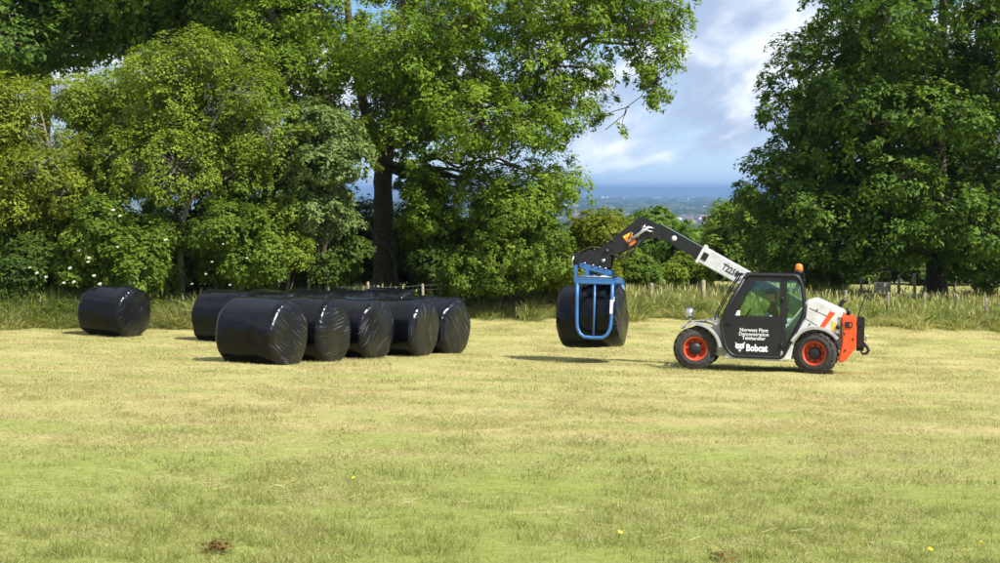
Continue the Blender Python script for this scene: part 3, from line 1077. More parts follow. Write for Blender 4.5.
    # ---- trees and hedge of the field beyond
    far = [
        ('oak_tree', 'rounded dark green tree behind the boom knee', 655, 84, 2.6, [(622, 240), (635, 214), (660, 208), (690, 220), (708, 245), (704, 275), (640, 278), (625, 265)], 26, 1.25, 'maple', 26000, .24),
        ('oak_tree', 'mid green tree left of the round dark one', 618, 92, 2.2, [(585, 250), (595, 222), (625, 215), (645, 235), (640, 272), (590, 275)], 18, 1.2, 'haw', 17000, .24),
        ('ash_tree', 'light green tree on the slope behind the white boom', 712, 88, 2.4, [(682, 262), (692, 238), (715, 226), (738, 240), (748, 268), (730, 282), (690, 280)], 20, 1.15, 'elder', 19000, .22),
        ('oak_tree', 'tree with rounded crown tucked against the large right hand tree', 738, 74, 2.4, [(706, 222), (722, 204), (745, 198), (770, 210), (778, 250), (765, 270), (720, 266), (704, 246)], 22, 1.1, 'elder', 24000, .20),
    ]
    for k, (nm, lab, px, D, dep, poly, n, r, mt, nl, sz) in enumerate(far):
        lobes = lobes_in(poly, D, dep, n, r, rg)
        cx = sum(p[0] for p in poly) / len(poly)
        tk = stem(cx, D, [(cx, 268, D), (cx + 1, 250, D), (cx + 2, 232, D)], .26, .07)
        plant(nm, lab, 'tree', lobes, gpt(cx, D), tk, M[mt], M['bark'], nl, sz, 121 + k, .48, 34, 'trees of the field beyond', limb_r=.05, aspect=.6, twig=False)
    lobes = lobes_in([(600, 266), (700, 264), (760, 258), (860, 252), (1060, 248), (1060, 284), (600, 284)], 72, 1.2, 64, .9, rg)
    b = gpt(720, 72)
    plant('hedge', 'low dark hedge along the far side of the second field', 'hedge', lobes, b, [(b - (0, 0, .1), .08), (b + (0, 0, .5), .06), (b + (0, 0, .9), .05)], M['dark'], M['bark'], 52000, .16, 131, .4, 34,
          None, limb_r=.001, trunk_name='stem', crown_name='foliage', twig=False, aspect=.6)

    # ---- the large tree on the right
    D = 53.0
    poly = [(735, 190), (758, 150), (766, 95), (792, 40), (818, -10), (830, -90), (930, -110), (1040, -110), (1075, -90), (1085, 80), (1080, 230), (1060, 276), (985, 284), (960, 272), (900, 268),
            (860, 276), (800, 278), (762, 262), (740, 232)]
    lobes = lobes_in(poly, D, 6.5, 120, 1.35, rg, extra=[(745, 192, 52, .7, .5), (760, 165, 52, .8, .6), (772, 110, 51, .8, .7), (795, 55, 51, .9, .8), (822, 12, 51, .9, .9), (755, 225, 51, .8, .7), (785, 262, 50, .9, .5),
                                                        (985, 280, 51, .8, .5), (965, 258, 50, .9, .6), (1010, 262, 50, 1, .8), (800, 240, 49, 1.2, .7), (835, 252, 49, 1.1, .6), (870, 240, 48.5, 1.2, .7), (905, 246, 48.5, 1.1, .6), (850, 262, 50, .9, .4), (890, 215, 48, 1.2, .8), (925, 225, 48, 1.1, .7), (985, 235, 48, 1.2, .8), (820, 215, 48.5, 1.2, .8), (770, 245, 50, .9, .6), (945, 200, 47.5, 1.2, .8), (900, 180, 47.5, 1.3, .8), (1000, 200, 48, 1.2, .8)])
    tk = stem(936, D, [(936, 275, D), (936, 250, D), (938, 215, D), (940, 165, D), (938, 110, D), (942, 40, D), (945, -60, D)], .42, .12)
    tk[0] = (tk[0][0], .58)
    ex = []
    for pts, r0 in (([(936, 245), (905, 215), (870, 190), (830, 165), (790, 150)], .22), ([(938, 215), (975, 180), (1010, 150), (1060, 110)], .2), ([(940, 165), (905, 110), (870, 60), (840, 10)], .2),
                    ([(940, 120), (970, 60), (1000, 0), (1030, -80)], .18), ([(936, 255), (900, 246), (860, 255), (830, 262)], .12)):
        p = np.array([at(x, y, D - .4 * i) for i, (x, y) in enumerate(pts)])
        ex.append((p, np.linspace(r0, r0 * .3, len(p)), 8))
    plant('sycamore_tree', 'huge dark green tree with stout trunk in long grass, right of the telehandler', 'tree', lobes, gpt(936, D), tk, M['maple'], M['bark'], 300000, .135, 33, .44, 60, limb_r=.05, aspect=.55, extra_paths=ex, boughs=True)


build_trees()


# ------------------------------------------------------------------ verge of tall grass
EDGE_P = [(-200, 36.5), (0, 37.0), (170, 38.2), (330, 40.5), (470, 43.0), (600, 44.2), (760, 44.4), (900, 43.6), (1000, 43.0), (1200, 42.0)]


def edge_D(px):
    return np.interp(px, [p for p, _ in EDGE_P], [d for _, d in EDGE_P])


def blades(P, h, w, lean, rg, seg=2):
    """grass blades: base points P, height h, width w, lean vectors (n,2)"""
    n = len(P)
    th = rg.random(n) * math.pi
    s = np.stack([np.cos(th), np.sin(th), np.zeros(n)], -1) * (w[:, None] * .5)
    up = np.zeros((n, 3))
    up[:, 2] = 1
    ln = np.concatenate([lean, np.zeros((n, 1))], 1)
    m = P + up * (h * .6)[:, None] + ln * (h * .28)[:, None]
    t = P + up * (h * (1 - .35 * np.minimum(1, np.linalg.norm(lean, axis=1))))[:, None] + ln * h[:, None]
    if seg == 1:
        V = np.stack([P - s, P + s, t], 1)
        return V.reshape(-1, 3), np.arange(n * 3).reshape(-1, 3), 3
    V = np.stack([P - s, P + s, m + s * .8, m - s * .8, t], 1)
    b = np.arange(n)[:, None] * 5
    Fc = np.stack([b + np.array([[0, 1, 2]]), b + np.array([[0, 2, 3]]), b + np.array([[3, 2, 4]])], 1).reshape(-1, 3)
    return V.reshape(-1, 3), Fc, 5


def smooth_noise(x, y, seed, sc):
    rg = np.random.default_rng(seed)
    v = np.zeros_like(x)
    for k in range(7):
        a = rg.uniform(0, 6.28)
        f = sc * rg.uniform(.5, 2.2)
        v += np.sin((x * math.cos(a) + y * math.sin(a)) * f + rg.uniform(0, 6.28)) / 7
    return v


def scatter(name, tufts, P, rot, scl, idx, mat):
    """one stuff object: tuft meshes placed on points (geometry nodes)"""
    me = bpy.data.meshes.new(name)
    n = len(P)
    me.vertices.add(n)
    me.vertices.foreach_set('co', np.ascontiguousarray(P, dtype=np.float32).ravel())
    for an, ty, av in (('rot', 'FLOAT_VECTOR', rot), ('scl', 'FLOAT_VECTOR', scl)):
        at_ = me.attributes.new(an, ty, 'POINT')
        at_.data.foreach_set('vector', np.ascontiguousarray(av, dtype=np.float32).ravel())
    at_ = me.attributes.new('idx', 'INT', 'POINT')
    at_.data.foreach_set('value', np.ascontiguousarray(idx, dtype=np.int32))
    me.update()
    me.materials.append(mat)
    o = bpy.data.objects.new(name, me)
    col.objects.link(o)
    ng = bpy.data.node_groups.new(name + '_nodes', 'GeometryNodeTree')
    ng.interface.new_socket('Geometry', in_out='INPUT', socket_type='NodeSocketGeometry')
    ng.interface.new_socket('Geometry', in_out='OUTPUT', socket_type='NodeSocketGeometry')
    gi, go = ng.nodes.new('NodeGroupInput'), ng.nodes.new('NodeGroupOutput')
    ip = ng.nodes.new('GeometryNodeInstanceOnPoints')
    ip.inputs['Pick Instance'].default_value = True
    gt = ng.nodes.new('GeometryNodeGeometryToInstance')
    # links into a multi-input socket stack up newest first
    for tm in tufts[::-1]:
        to = bpy.data.objects.new(tm.name, tm)
        oi = ng.nodes.new('GeometryNodeObjectInfo')
        oi.inputs['Object'].default_value = to
        ng.links.new(oi.outputs['Geometry'], gt.inputs[0])
    for an, ty, sock in (('rot', 'FLOAT_VECTOR', 'Rotation'), ('scl', 'FLOAT_VECTOR', 'Scale'), ('idx', 'INT', 'Instance Index')):
        na = ng.nodes.new('GeometryNodeInputNamedAttribute')
        na.data_type = ty
        na.inputs['Name'].default_value = an
        ng.links.new(na.outputs['Attribute'], ip.inputs[sock])
    ng.links.new(gi.outputs[0], ip.inputs['Points'])
    ng.links.new(gt.outputs[0], ip.inputs['Instance'])
    ng.links.new(ip.outputs[0], go.inputs[0])
    o.modifiers.new('scatter', 'NODES').node_group = ng
    return o


def build_verge():
    rg = np.random.default_rng(77)
    # tufts: green, mixed and dry; height 1, scaled where they stand
    tufts = []
    for k in range(9):
        q = 46
        r = np.sqrt(rg.random(q)) * .2
        th = rg.random(q) * 6.283
        P = np.stack([r * np.cos(th), r * np.sin(th), np.full(q, -.02)], -1)
        lean = rg.normal(0, .32, (q, 2)) + P[:, :2] * 1.2
        V, Fc, kk = blades(P, rg.uniform(.35, 1.0, q), rg.uniform(.010, .024, q), lean, rg)
        base_t = (.18, .42, .72)[k % 3]
        t = np.clip(rg.normal(base_t, .17, q), 0, 1)
        m_ = np_mesh('grass_tuft', V, Fc, {'tint': np.repeat(t, kk)})
        m_.materials.append(M['tall'])
        tufts.append(m_)
    n = 8600
    px = rg.uniform(-60, 1060, n)
    depth = np.where(px < 440, 2.2, np.where(px < 640, 4.0, 9.0))
    u = rg.random(n) ** 1.2
    rag = smooth_noise(px, px * 0, 4, .09) * 1.1 + smooth_noise(px, px * 0, 5, .4) * .6 + rg.normal(0, .12, n)
    D = edge_D(px) + u * depth + rag
    X = gx(px, D)
    nz = smooth_noise(X, D, 8, 1.3)
    n3 = smooth_noise(X, D, 18, .7)
    front = np.clip((D - edge_D(px) - rag) / 1.2, 0, 1)
    hmax = np.where(px < 260, .98, np.where(px < 430, .75, np.where(px < 600, .85, .72)))
    h = hmax * (.22 + .78 * front) * rg.uniform(.5, 1.3, n) * (1 + .75 * nz)
    P = np.stack([X, D, ground_z(X, D) - .02], -1)
    rot = np.stack([rg.normal(0, .16, n), rg.normal(0, .16, n) - .08, rg.random(n) * 6.283], -1)
    wd = rg.uniform(.8, 1.5, n)
    scl = np.stack([wd, wd, np.clip(h, .12, 1.4)], -1)
    dry = np.where(px > 560, .24, .18) + .5 * n3 + rg.normal(0, .3, n) + (1 - front) * .25
    idx = np.where(dry < .3, 0, np.where(dry < .62, 1, 2)) + 3 * rg.integers(0, 3, n)
    o = scatter('verge_grass', tufts, P, rot, scl, idx, M['tall'])
    tag(o, 'uncut tall grass and weeds along the fence', 'grass', None, 'stuff')
    # broad leaved weeds among it: nettles and docks
    m = 620
    px = np.where(rg.random(m) < .45, rg.uniform(-40, 330, m), rg.uniform(-40, 1040, m))
    D = edge_D(px) + .35 + rg.random(m) * np.where(px < 640, 1.5, 4.0)
    X = gx(px, D)
    C = np.stack([X, D, ground_z(X, D) + rg.uniform(.15, .55, m)], -1)
    dr = np.tile(np.array([[0, -.2, 1.0]]), (m, 1))
    V, Fc, t = leaves_from(C, dr, 60, rg.uniform(.2, .42, m), .10, rg, .9, .5, np.clip(rg.normal(.55, .2, m), 0, 1), tri=True)
    o = link('verge_weeds', np_mesh('verge_weeds', V, Fc, {'tint': t}), M['elder'])
    tag(o, 'nettles and broad leaved weeds in the tall grass', 'weeds', None, 'stuff')
    # seed heads standing above the grass
    m = 3200
    px = np.where(rg.random(m) < .72, rg.uniform(590, 1050, m), rg.uniform(-40, 640, m))
    D = edge_D(px) + .6 + rg.random(m) * np.where(px < 640, 2.0, 6.5)
    X = gx(px, D)
    hh = rg.uniform(.45, .9, m)
    P = np.stack([X, D, ground_z(X, D)], -1)
    ln = rg.normal(0, .16, (m, 2))
    V1, F1, k1 = blades(P, hh, np.full(m, .010), ln, rg)
    T = V1.reshape(m, 5, 3)[:, 4]
    V2, F2, k2 = blades(T - np.array([0, 0, .06]), rg.uniform(.1, .22, m), np.full(m, .035), ln + rg.normal(0, .2, (m, 2)), rg)
    V = np.concatenate([V1, V2])
    Fc = np.concatenate([F1, F2 + len(V1)])
    t = np.clip(np.concatenate([np.repeat(rg.normal(.6, .15, m), 5), np.repeat(rg.normal(.75, .18, m), 5)]), 0, 1)
    o = link('seed_heads', np_mesh('seed_heads', V, Fc, {'tint': t}), M['tall'])
    tag(o, 'dry grass seed heads above the verge', 'grass', None, 'stuff')


build_verge()


# ------------------------------------------------------------------ short grass of the mown field
def build_field_grass():
    rg = np.random.default_rng(9)
    # three levels of tuft: fine near the camera, coarser further off; the last two of each level are leafy clumps
    tufts = []
    LEV = [(.13, 60, 1.0), (.20, 70, 1.7), (.34, 80, 2.7)]
    for (rad, q, wk) in LEV:
        for k in range(6):
            r = np.sqrt(rg.random(q)) * rad
            th = rg.random(q) * 6.283
            P = np.stack([r * np.cos(th), r * np.sin(th), np.full(q, -.004)], -1)
            clump = k >= 4
            lying = rg.random(q) < (.10 if clump else .42)
            h = rg.uniform(.012, .042, q) * (1.9 if clump else 1.0)
            h = np.where(rg.random(q) < .02, h * 2.2, h)
            lean = rg.normal(0, .55, (q, 2))
            lean[lying] = rg.normal(0, 1.7, (lying.sum(), 2))
            V, Fc, kk = blades(P, h, rg.uniform(.003, .0062, q) * wk * (1.25 if clump else 1), lean, rg, 1)
            z = V.reshape(q, 3, 3)
            z[:, 2, 2] = np.where(lying, .004 + rg.random(q) * .022, z[:, 2, 2])
            mean = .22 if clump else (.30, .42, .55, .66)[k]
            t = np.clip(mean + rg.normal(0, .2, q) + np.where(lying, .3, 0), 0, 1)
            m_ = np_mesh('stubble_tuft', z.reshape(-1, 3), Fc, {'tint': np.repeat(t, kk)})
            m_.materials.append(M['stubble'])
            tufts.append(m_)
    Xs, Ds, Ls = [], [], []
    edges = np.array([7.6, 9, 10.5, 12, 14, 16, 19, 22, 26, 30, 35, 44])
    for a, b in zip(edges[:-1], edges[1:]):
        mid = (a + b) / 2
        lev = 0 if mid < 13 else (1 if mid < 22 else 2)
        dens = (78, 34, 11)[lev]
        n = int(dens * (.72 * mid + 2.2) * (b - a))
        D = rg.uniform(a, b, n)
        X = rg.uniform(-.5, .5, n) * (.72 * D + 2.2)
        ok = D < edge_D(500 + F * X / D) + .3
        Xs.append(X[ok])
        Ds.append(D[ok])
        Ls.append(np.full(ok.sum(), lev))
    X, D, Lv = np.concatenate(Xs), np.concatenate(Ds), np.concatenate(Ls)
    n = len(X)
    nz = smooth_noise(X * .5, D, 12, 2.2)
    nc = smooth_noise(X, D, 14, 7.0)
    near = np.clip((13.5 - D) / 4, 0, 1)
    v = .52 - .45 * nz - .35 * nc + rg.normal(0, .30, n) - .2 * near
    k = np.clip((v * 4).astype(int), 0, 3)
    k = np.where(rg.random(n) < .03 + .16 * near + .12 * np.clip(-nc, 0, 1), 4 + rg.integers(0, 2, n), k)
    P = np.stack([X, D, ground_z(X, D)], -1)
    rot = np.stack([np.full(n, .055), np.zeros(n), rg.random(n) * 6.283], -1)
    rot[:, 0] = rg.normal(0, .04, n)
    w = rg.uniform(.8, 1.25, n)
    scl = np.stack([w, w, rg.uniform(.6, 1.3, n) * (1 + .5 * nc) * (1 + .3 * near)], -1)
    o = scatter('field_grass', tufts, P, rot, scl, Lv * 6 + k, M['stubble'])
    tag(o, 'short mown grass and dry stubble covering the field', 'grass', None, 'stuff')
    # wisps of loose hay missed by the baler
    m = 90
    wx, wy = [], []
    spots = [(150, 482), (120, 478), (245, 492), (262, 495), (300, 506), (200, 484), (450, 508), (395, 505), (655, 540), (560, 520), (725, 548), (820, 540), (60, 500), (930, 556), (870, 420), (160, 425), (320, 455),
             (640, 430), (480, 400), (780, 455)]
    Vs, ts = [], []
    for (sx, sy) in spots:
        D0 = 2368 / max(20, (sy - 284.6 - .0286 * (sx - 500)))
        x0 = gx(sx, D0)
        q = 11
        a0 = rg.normal(0, .25)
        px = x0 + rg.normal(0, .24, q)
        py = D0 + rg.normal(0, .10, q)
        a = a0 + rg.normal(0, .8, q)
        L_ = rg.uniform(.04, .17, q)
        zz = ground_z(px, py) + rg.uniform(.012, .045, q)
        d = np.stack([np.cos(a), np.sin(a), rg.normal(0, .12, q)], -1) * L_[:, None]
        P = np.stack([px, py, zz], -1)
        s = np.stack([-np.sin(a), np.cos(a), np.full(q, .6)], -1) * .002
        Vs.append(np.stack([P - d / 2 - s, P - d / 2 + s, P + d / 2 + s * .5, P + d / 2 - s * .5], 1))
        ts.append(np.repeat(np.clip(rg.normal(.8, .2, q), 0, 1), 4))
    V = np.concatenate(Vs).reshape(-1, 3)
    o = link('loose_hay', np_mesh('loose_hay', V, np.arange(len(V)).reshape(-1, 4), {'tint': np.concatenate(ts)}), M['stubble'])
    tag(o, 'scattered wisps of dry hay left on the stubble', 'hay', None, 'stuff')


build_field_grass()


def ground_px(px, py):
    D = 2368 / (py - 284.6 - .0286 * (px - 500))
    for _ in range(8):
        x = gx(px, D)
        zt = float(ground_z(x, D))
        d = at(px, py, D)
        D *= 1 + (zt - d[2]) / (d[2] - 1.6) if abs(d[2] - 1.6) > .05 else 1
    return np.array([gx(px, D), D, float(ground_z(gx(px, D), D))])


def build_small_plants():
    rg = np.random.default_rng(19)
    # yellow flowers dotted in the near grass
    bm = bmesh.new()
    for ring, (r, z, k) in enumerate([(.021, .0, 14), (.013, .004, 10), (.006, .007, 6)]):
        for i in range(k):
            a = i / k * 2 * math.pi + ring
            ca, sa = math.cos(a), math.sin(a)
            w = .0035
            v = [bm.verts.new((ca * .001 - sa * w, sa * .001 + ca * w, z)), bm.verts.new((ca * .001 + sa * w, sa * .001 - ca * w, z)),
                 bm.verts.new((ca * r + sa * w, sa * r - ca * w, z + .003)), bm.verts.new((ca * r - sa * w, sa * r + ca * w, z + .003))]
            bm.faces.new(v)
    head = bpy.data.meshes.new('petals')
    bm.to_mesh(head)
    bm.free()
    head.materials.append(M['flower'])
    sv, sf = tubes_mesh([(np.array([(0, 0, -.055), (.003, 0, -.03), (0, 0, 0)]), np.array([.0025, .002, .002]), 5)])
    stem_me = np_mesh('flower_stem', sv, sf)
    stem_me.materials.append(M['elder'])
    for (px, py) in [(230, 539), (427, 520), (283, 483), (291, 488), (266, 496), (50, 520), (622, 539), (841, 555), (848, 548), (863, 541), (936, 556), (969, 558), (352, 483), (987, 549)]:
        g = ground_px(px, py)
        root = empty('dandelion', g + np.array([0, 0, .042]))
        root.scale = (.75, .75, .75)
        root.rotation_euler = (rg.uniform(.2, .6), rg.uniform(-.3, .3), rg.uniform(0, 6))
        tag(root, 'tiny yellow dandelion flower in the short near grass', 'flower', 'yellow flowers in the near grass')
        for nm, me in (('petals', head), ('stem', stem_me)):
            o = bpy.data.objects.new(nm, me)
            o.parent = root
            col.objects.link(o)
    for k, (px, py, n, lab, mt) in enumerate([(215, 552, 60, 'withered reddish brown dock plant at the lower left', 'brown'), (725, 561, 40, 'withered reddish brown dock plant at the bottom edge', 'brown')]):
        g = ground_px(px, py)
        C = np.array([[0, 0, .035]])
        V, Fc, t = leaves_from(C, np.array([[0, 0, 1.0]]), n, np.array([.11 if k < 2 else .08]), .05, rg, .4, .38, np.array([.5]), -.2)
        V[:, 2] = np.maximum(V[:, 2], .004)
        root = empty('dock_plant', g)
        tag(root, lab, 'plant', 'weeds in the near grass')
        link('leaves', np_mesh('leaves', V, Fc, {'tint': t}), M[mt], root)


build_small_plants()


# ------------------------------------------------------------------ fences
def build_fences():
    rg = np.random.default_rng(55)

    def fence(name, label, posts, h, wires, wire_drop):
        """posts: (px, D, height, radius)"""
        root = empty(name, gpt(posts[0][0], posts[0][1]))
        tag(root, label, 'fence')
        b0 = np.array(root.location)
        tops = []
        for (px, D, hh, r) in posts:
            b = gpt(px, D)
            lean = np.array([rg.normal(0, .03), rg.normal(0, .03), 0]) * hh
            pts = np.array([b - (0, 0, .15), b + lean * .5 + (0, 0, hh * .5), b + lean + (0, 0, hh - .02), b + lean + (0, 0, hh)])
            v, f = tubes_mesh([(pts, np.array([r, r, r * .97, r * .3]), 7)])
            link('post', np_mesh('post', v - b0, f), M['post'], root)
            tops.append((b + lean, hh))
        for w in wires:
            seg = []
            for (a, ha), (b, hb) in zip(tops[:-1], tops[1:]):
                p, q = a + (0, -.05, min(w, ha - .05)), b + (0, -.05, min(w, hb - .05))
                t = np.linspace(0, 1, 6)[:, None]
                s = p + (q - p) * t
                s[:, 2] -= .02 * np.sin(t[:, 0] * math.pi)
                seg.append(s if not seg else s[1:])
            pts = np.concatenate(seg)
            v, f = tubes_mesh([(pts, np.full(len(pts), .004), 4)])
            link('wire', np_mesh('wire', v - b0, f), M['wire'], root)
    L1 = [(-25, 38.6), (20, 38.9), (51, 39.1), (95, 39.4), (165, 39.7), (215, 40.2), (262, 40.6), (308, 41.0), (325, 41.2), (369, 41.6), (377, 41.7), (423, 42.4), (464, 43.6), (478, 43.9), (511, 44.6)]
    hs = [1.0, .98, 1.02, 1.0, 1.02, 1.0, 1.02, 1.35, 1.1, 1.1, 1.0, 1.02, 1.08, .95, 1.0]
    fence('wire_fence', 'old post and wire fence below the hedge behind the bales', [(x, d, h, .042) for (x, d), h in zip(L1, hs)], 1, [.35, .6, .85, .97], 0)
    L2 = [(551, 45.6, 1.02, .085), (600, 46.0, 1.0, .05), (651, 46.2, .95, .05), (704, 46.0, 1.1, .075), (760, 46.2, .95, .05), (800, 46.2, .9, .05), (845, 46.0, .9, .05), (888, 45.9, .88, .05), (925, 45.6, .92, .045), (957, 45.2, .92, .045), (987, 44.6, .85, .06), (1030, 44.3, .9, .05)]
    fence('wire_fence', 'post and wire fence half hidden in tall grass beyond the telehandler', L2, 1, [.45, .7, .85], 0)
    L3 = [(842, 60.5, 0.8, .05), (862, 60.5, .78, .05), (877, 60.5, .8, .05), (900, 60.5, .82, .05), (916, 60.5, .9, .06), (955, 60.5, .8, .05), (985, 60.5, .8, .05), (1020, 60.5, .8, .05)]
    fence('wire_fence', 'far fence posts in front of the hedge under the largest right tree', L3, 1, [.5, .8], 0)
    # a pale stone trough in the far field
    D = 60.0
    b = gpt(883, D)
    root = empty('stone_trough', b - np.array([0, 0, .34]))
    tag(root, 'small pale stone trough in the far field under the tree', 'trough')
    bm = bmesh.new()
    def box(bm, x0, x1, y0, y1, z0, z1):
        bmesh.ops.create_cube(bm, size=1, matrix=Matrix.Translation(((x0 + x1) / 2, (y0 + y1) / 2, (z0 + z1) / 2)) @ Matrix.Diagonal((x1 - x0, y1 - y0, z1 - z0, 1)))
    box(bm, -.3, .3, -.22, .22, .45, .58)
    for a in ((-.3, .3, -.22, -.16), (-.3, .3, .16, .22), (-.3, -.24, -.157, .157), (.24, .3, -.157, .157)):
        box(bm, *a, .582, .86)
    bmesh.ops.bevel(bm, geom=list(bm.edges), offset=.015, segments=2, affect='EDGES')
    me = bpy.data.meshes.new('basin')
    bm.to_mesh(me)
    bm.free()
    link('basin', me, M['stone'], root)
    for s in (-1, 1):
        bm = bmesh.new()
        box(bm, s * .2 - .06, s * .2 + .06, -.16, .16, -.05, .448)
        me = bpy.data.meshes.new('support')
        bm.to_mesh(me)
        bm.free()
        link('support', me, M['stone'], root)


build_fences()


# ------------------------------------------------------------------ wrapped bales
def bale_mesh(seed, R=.625, H=.64, sag=True):
    """cylinder along local X, wrapped in film: bulging sides, rounded pleated edges, slumped bottom; z = 0 is the bale's middle"""
    rg = np.random.default_rng(seed)
    na = 128
    prof = []                                            # (x, r, end)
    for r in (0.02, .10, .2, .3, .4, .48):
        prof.append((-H, r, 1.0))
    cr = R - .515
    for k in range(7):
        a = k / 6 * math.pi / 2
        prof.append((-H + cr * (1 - math.cos(a)), R - cr + cr * math.sin(a), 1.0 - k / 6))
    for x in np.linspace(-H + cr, H - cr, 15)[1:-1]:
        prof.append((x, R, 0.0))
    prof = prof + [(-x, r, e) for x, r, e in prof[:13][::-1]]
    prof = np.array(prof)
    th = np.arange(na) / na * 2 * math.pi
    T, X = np.meshgrid(th, prof[:, 0])
    Rr = np.repeat(prof[:, 1][:, None], na, 1)
    E_ = np.repeat(prof[:, 2][:, None], na, 1)
    ph = rg.uniform(0, 6.28, 12)
    amp_ = rg.uniform(.6, 1.7)
    lump = amp_ * .016 * np.sin(2 * T + ph[0]) + .012 * np.sin(3 * T + ph[1] + X * 1.5) + .010 * np.sin(5 * T + ph[2] - X * 2) + .007 * np.sin(8 * T + ph[3] + X * 3)
    bulge = .018 * (1 - (X / H) ** 2)
    bands = .004 * np.sin(X * 34 + ph[4] + .8 * np.sin(T + ph[5])) + .003 * np.sin(X * 61 + ph[6] + np.sin(2 * T))
    pl = np.zeros_like(T)
    for k in range(9):
        f = int(rg.integers(11, 46))
        pl += np.sin(f * T + rg.uniform(0, 6.28)) / 9
    R2 = Rr * (1 + lump) + bulge + bands * (1 - E_) + pl * .020 * np.clip(E_ * 1.6, 0, 1) * np.clip((Rr / R - .55) * 2.2, 0, 1)
    sgn = np.sign(X)
    dome = (.030 * (1 - (Rr / R) ** 2) + .014 * np.sin(3 * T + ph[7] + Rr * 6) * (Rr / R) ** 3 + .016 * np.sin(6.5 * Rr * np.cos(T) + ph[8]) * np.sin(5.5 * Rr * np.sin(T) + ph[10]) + .007 * pl * np.clip((Rr / R - .5) * 2, 0, 1)) * np.clip(E_, 0, 1)
    X2 = X + sgn * dome + .014 * np.sin(4 * T + ph[9]) * E_ * (Rr / R) ** 3
    Y = R2 * np.cos(T)
    Z = R2 * np.sin(T)
    # a few poking tufts dent or push the film
    for _ in range(9):
        a, x0, amp = rg.uniform(0, 6.28), rg.uniform(-.6, .6), rg.uniform(-.035, .045)
        d = np.exp(-((np.angle(np.exp(1j * (T - a))) / .22) ** 2 + ((X - x0) / .16) ** 2)) * amp * np.clip(Rr / R - .35, 0, 1) * 1.5
        Y += d * np.cos(T)
        Z += d * np.sin(T)
    if sag:
        zl = -R + .045
        k = np.clip((zl + .12 - Z) / .12, 0, None)
        Z = np.where(Z < zl + .06, zl + (Z - zl) * .25, Z)
        Y *= 1 + .02 * np.clip(-Z / R, 0, 1)
        X2 *= 1 + .015 * np.clip(-Z / R, 0, 1)
    nr = len(prof)
    V = np.stack([X2, Y, Z], -1).reshape(-1, 3)
    i = np.arange(nr - 1)[:, None] * na
    j = np.arange(na)[None]
    jn = (j + 1) % na
    Fc = np.stack([i + j, i + na + j, i + na + jn, i + jn], -1).reshape(-1, 4)
    # caps: close the tiny holes with quads around (fan of opposite verts)
    caps = []
    for base_, flip in ((0, False), ((nr - 1) * na, True)):
        for q in range(na // 2 - 1):
            f = [base_ + q, base_ + q + 1, base_ + na - 2 - q, base_ + na - 1 - q]
            caps.append(f[::-1] if flip else f)
    Fc = np.concatenate([Fc, np.array(caps)])
    ang = np.minimum(T, 2 * math.pi - T)
    return np_mesh('wrapped_bale', V, Fc, {'end': E_.ravel(), 'ang': ang.ravel(), 'rad': Rr.ravel()}, smooth=True)


def build_bales():
    def bale(end_px, D, yaw, seed, label, roll=0.0):
        """end_px: photo column of the middle of the near right-hand end"""
        a = math.radians(yaw)
        ex = np.array([gx(end_px, D), D])
        c = ex - np.array([math.cos(a), -math.sin(a)]) * .60
        me = bale_mesh(seed)
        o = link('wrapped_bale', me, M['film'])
        gz = float(ground_z(c[0], c[1]))
        dzdx = (float(ground_z(c[0] + .5, c[1])) - float(ground_z(c[0] - .5, c[1])))
        o.location = (c[0], c[1], gz + .57)
        o.scale = (1 + ((seed * 37) % 11 - 5) * .006, 1 + ((seed * 53) % 9 - 4) * .006, 1 + ((seed * 29) % 7 - 3) * .006)
        o.rotation_euler = (math.radians(roll), math.radians(1.2), -a)
        tag(o, label, 'hay bale', 'black wrapped round bales')
        return o
    fr = [(288, 27.3, 27, 'nearest black wrapped bale at the left end of the front row'), (334, 28.7, 25, 'second black wrapped bale from the left in the front row'),
          (377, 30.0, 29, 'middle black wrapped bale of the front row of five'), (424, 31.2, 26, 'fourth black wrapped bale from the left in the front row'),
          (456, 32.3, 30, 'black wrapped bale at the right end of the front row')]
    for k, (px, D, y, lab) in enumerate(fr):
        bale(px, D, y, 200 + k, lab, 40 * k)
    bk = [(248, 34.3, 25, 'leftmost black wrapped bale of the back row, behind the nearest one'), (292, 35.2, 26, 'second black wrapped bale of the back row, only its top showing'),
          (331, 36.0, 25, 'third black wrapped bale of the back row with its pale rim showing'), (370, 36.8, 27, 'fourth black wrapped bale of the back row, a thin top edge'),
          (408, 37.5, 26, 'fifth black wrapped bale of the back row, a thin top edge'), (455, 35.6, 28, 'rightmost black wrapped bale of the back row peeping over the front one')]
    for k, (px, D, y, lab) in enumerate(bk):
        bale(px, D, y, 220 + k, lab, 33 * k + 10)
    bale(133, 35.4, 24, 240, 'lone black wrapped bale standing apart by the hedge verge', 75)


build_bales()


# ------------------------------------------------------------------ telehandler
BMX = {}


def prism(poly, y0, y1, bev=0.0, seg=2):
    """polygon in local (x, z) extruded from y0 to y1"""
    bm = bmesh.new()
    a = [bm.verts.new((x, y0, z)) for x, z in poly]
    b = [bm.verts.new((x, y1, z)) for x, z in poly]
    bm.faces.new(a)
    bm.faces.new(b[::-1])
    n = len(poly)
    for i in range(n):
        j = (i + 1) % n
        bm.faces.new((a[j], a[i], b[i], b[j]))
    bmesh.ops.recalc_face_normals(bm, faces=bm.faces[:])
    if bev:
        bmesh.ops.bevel(bm, geom=bm.edges[:], offset=bev, segments=seg, affect='EDGES', clamp_overlap=True)
    return bm


def box(x0, x1, y0, y1, z0, z1, bev=0.012):
    return prism([(x0, z0), (x1, z0), (x1, z1), (x0, z1)], y0, y1, bev)


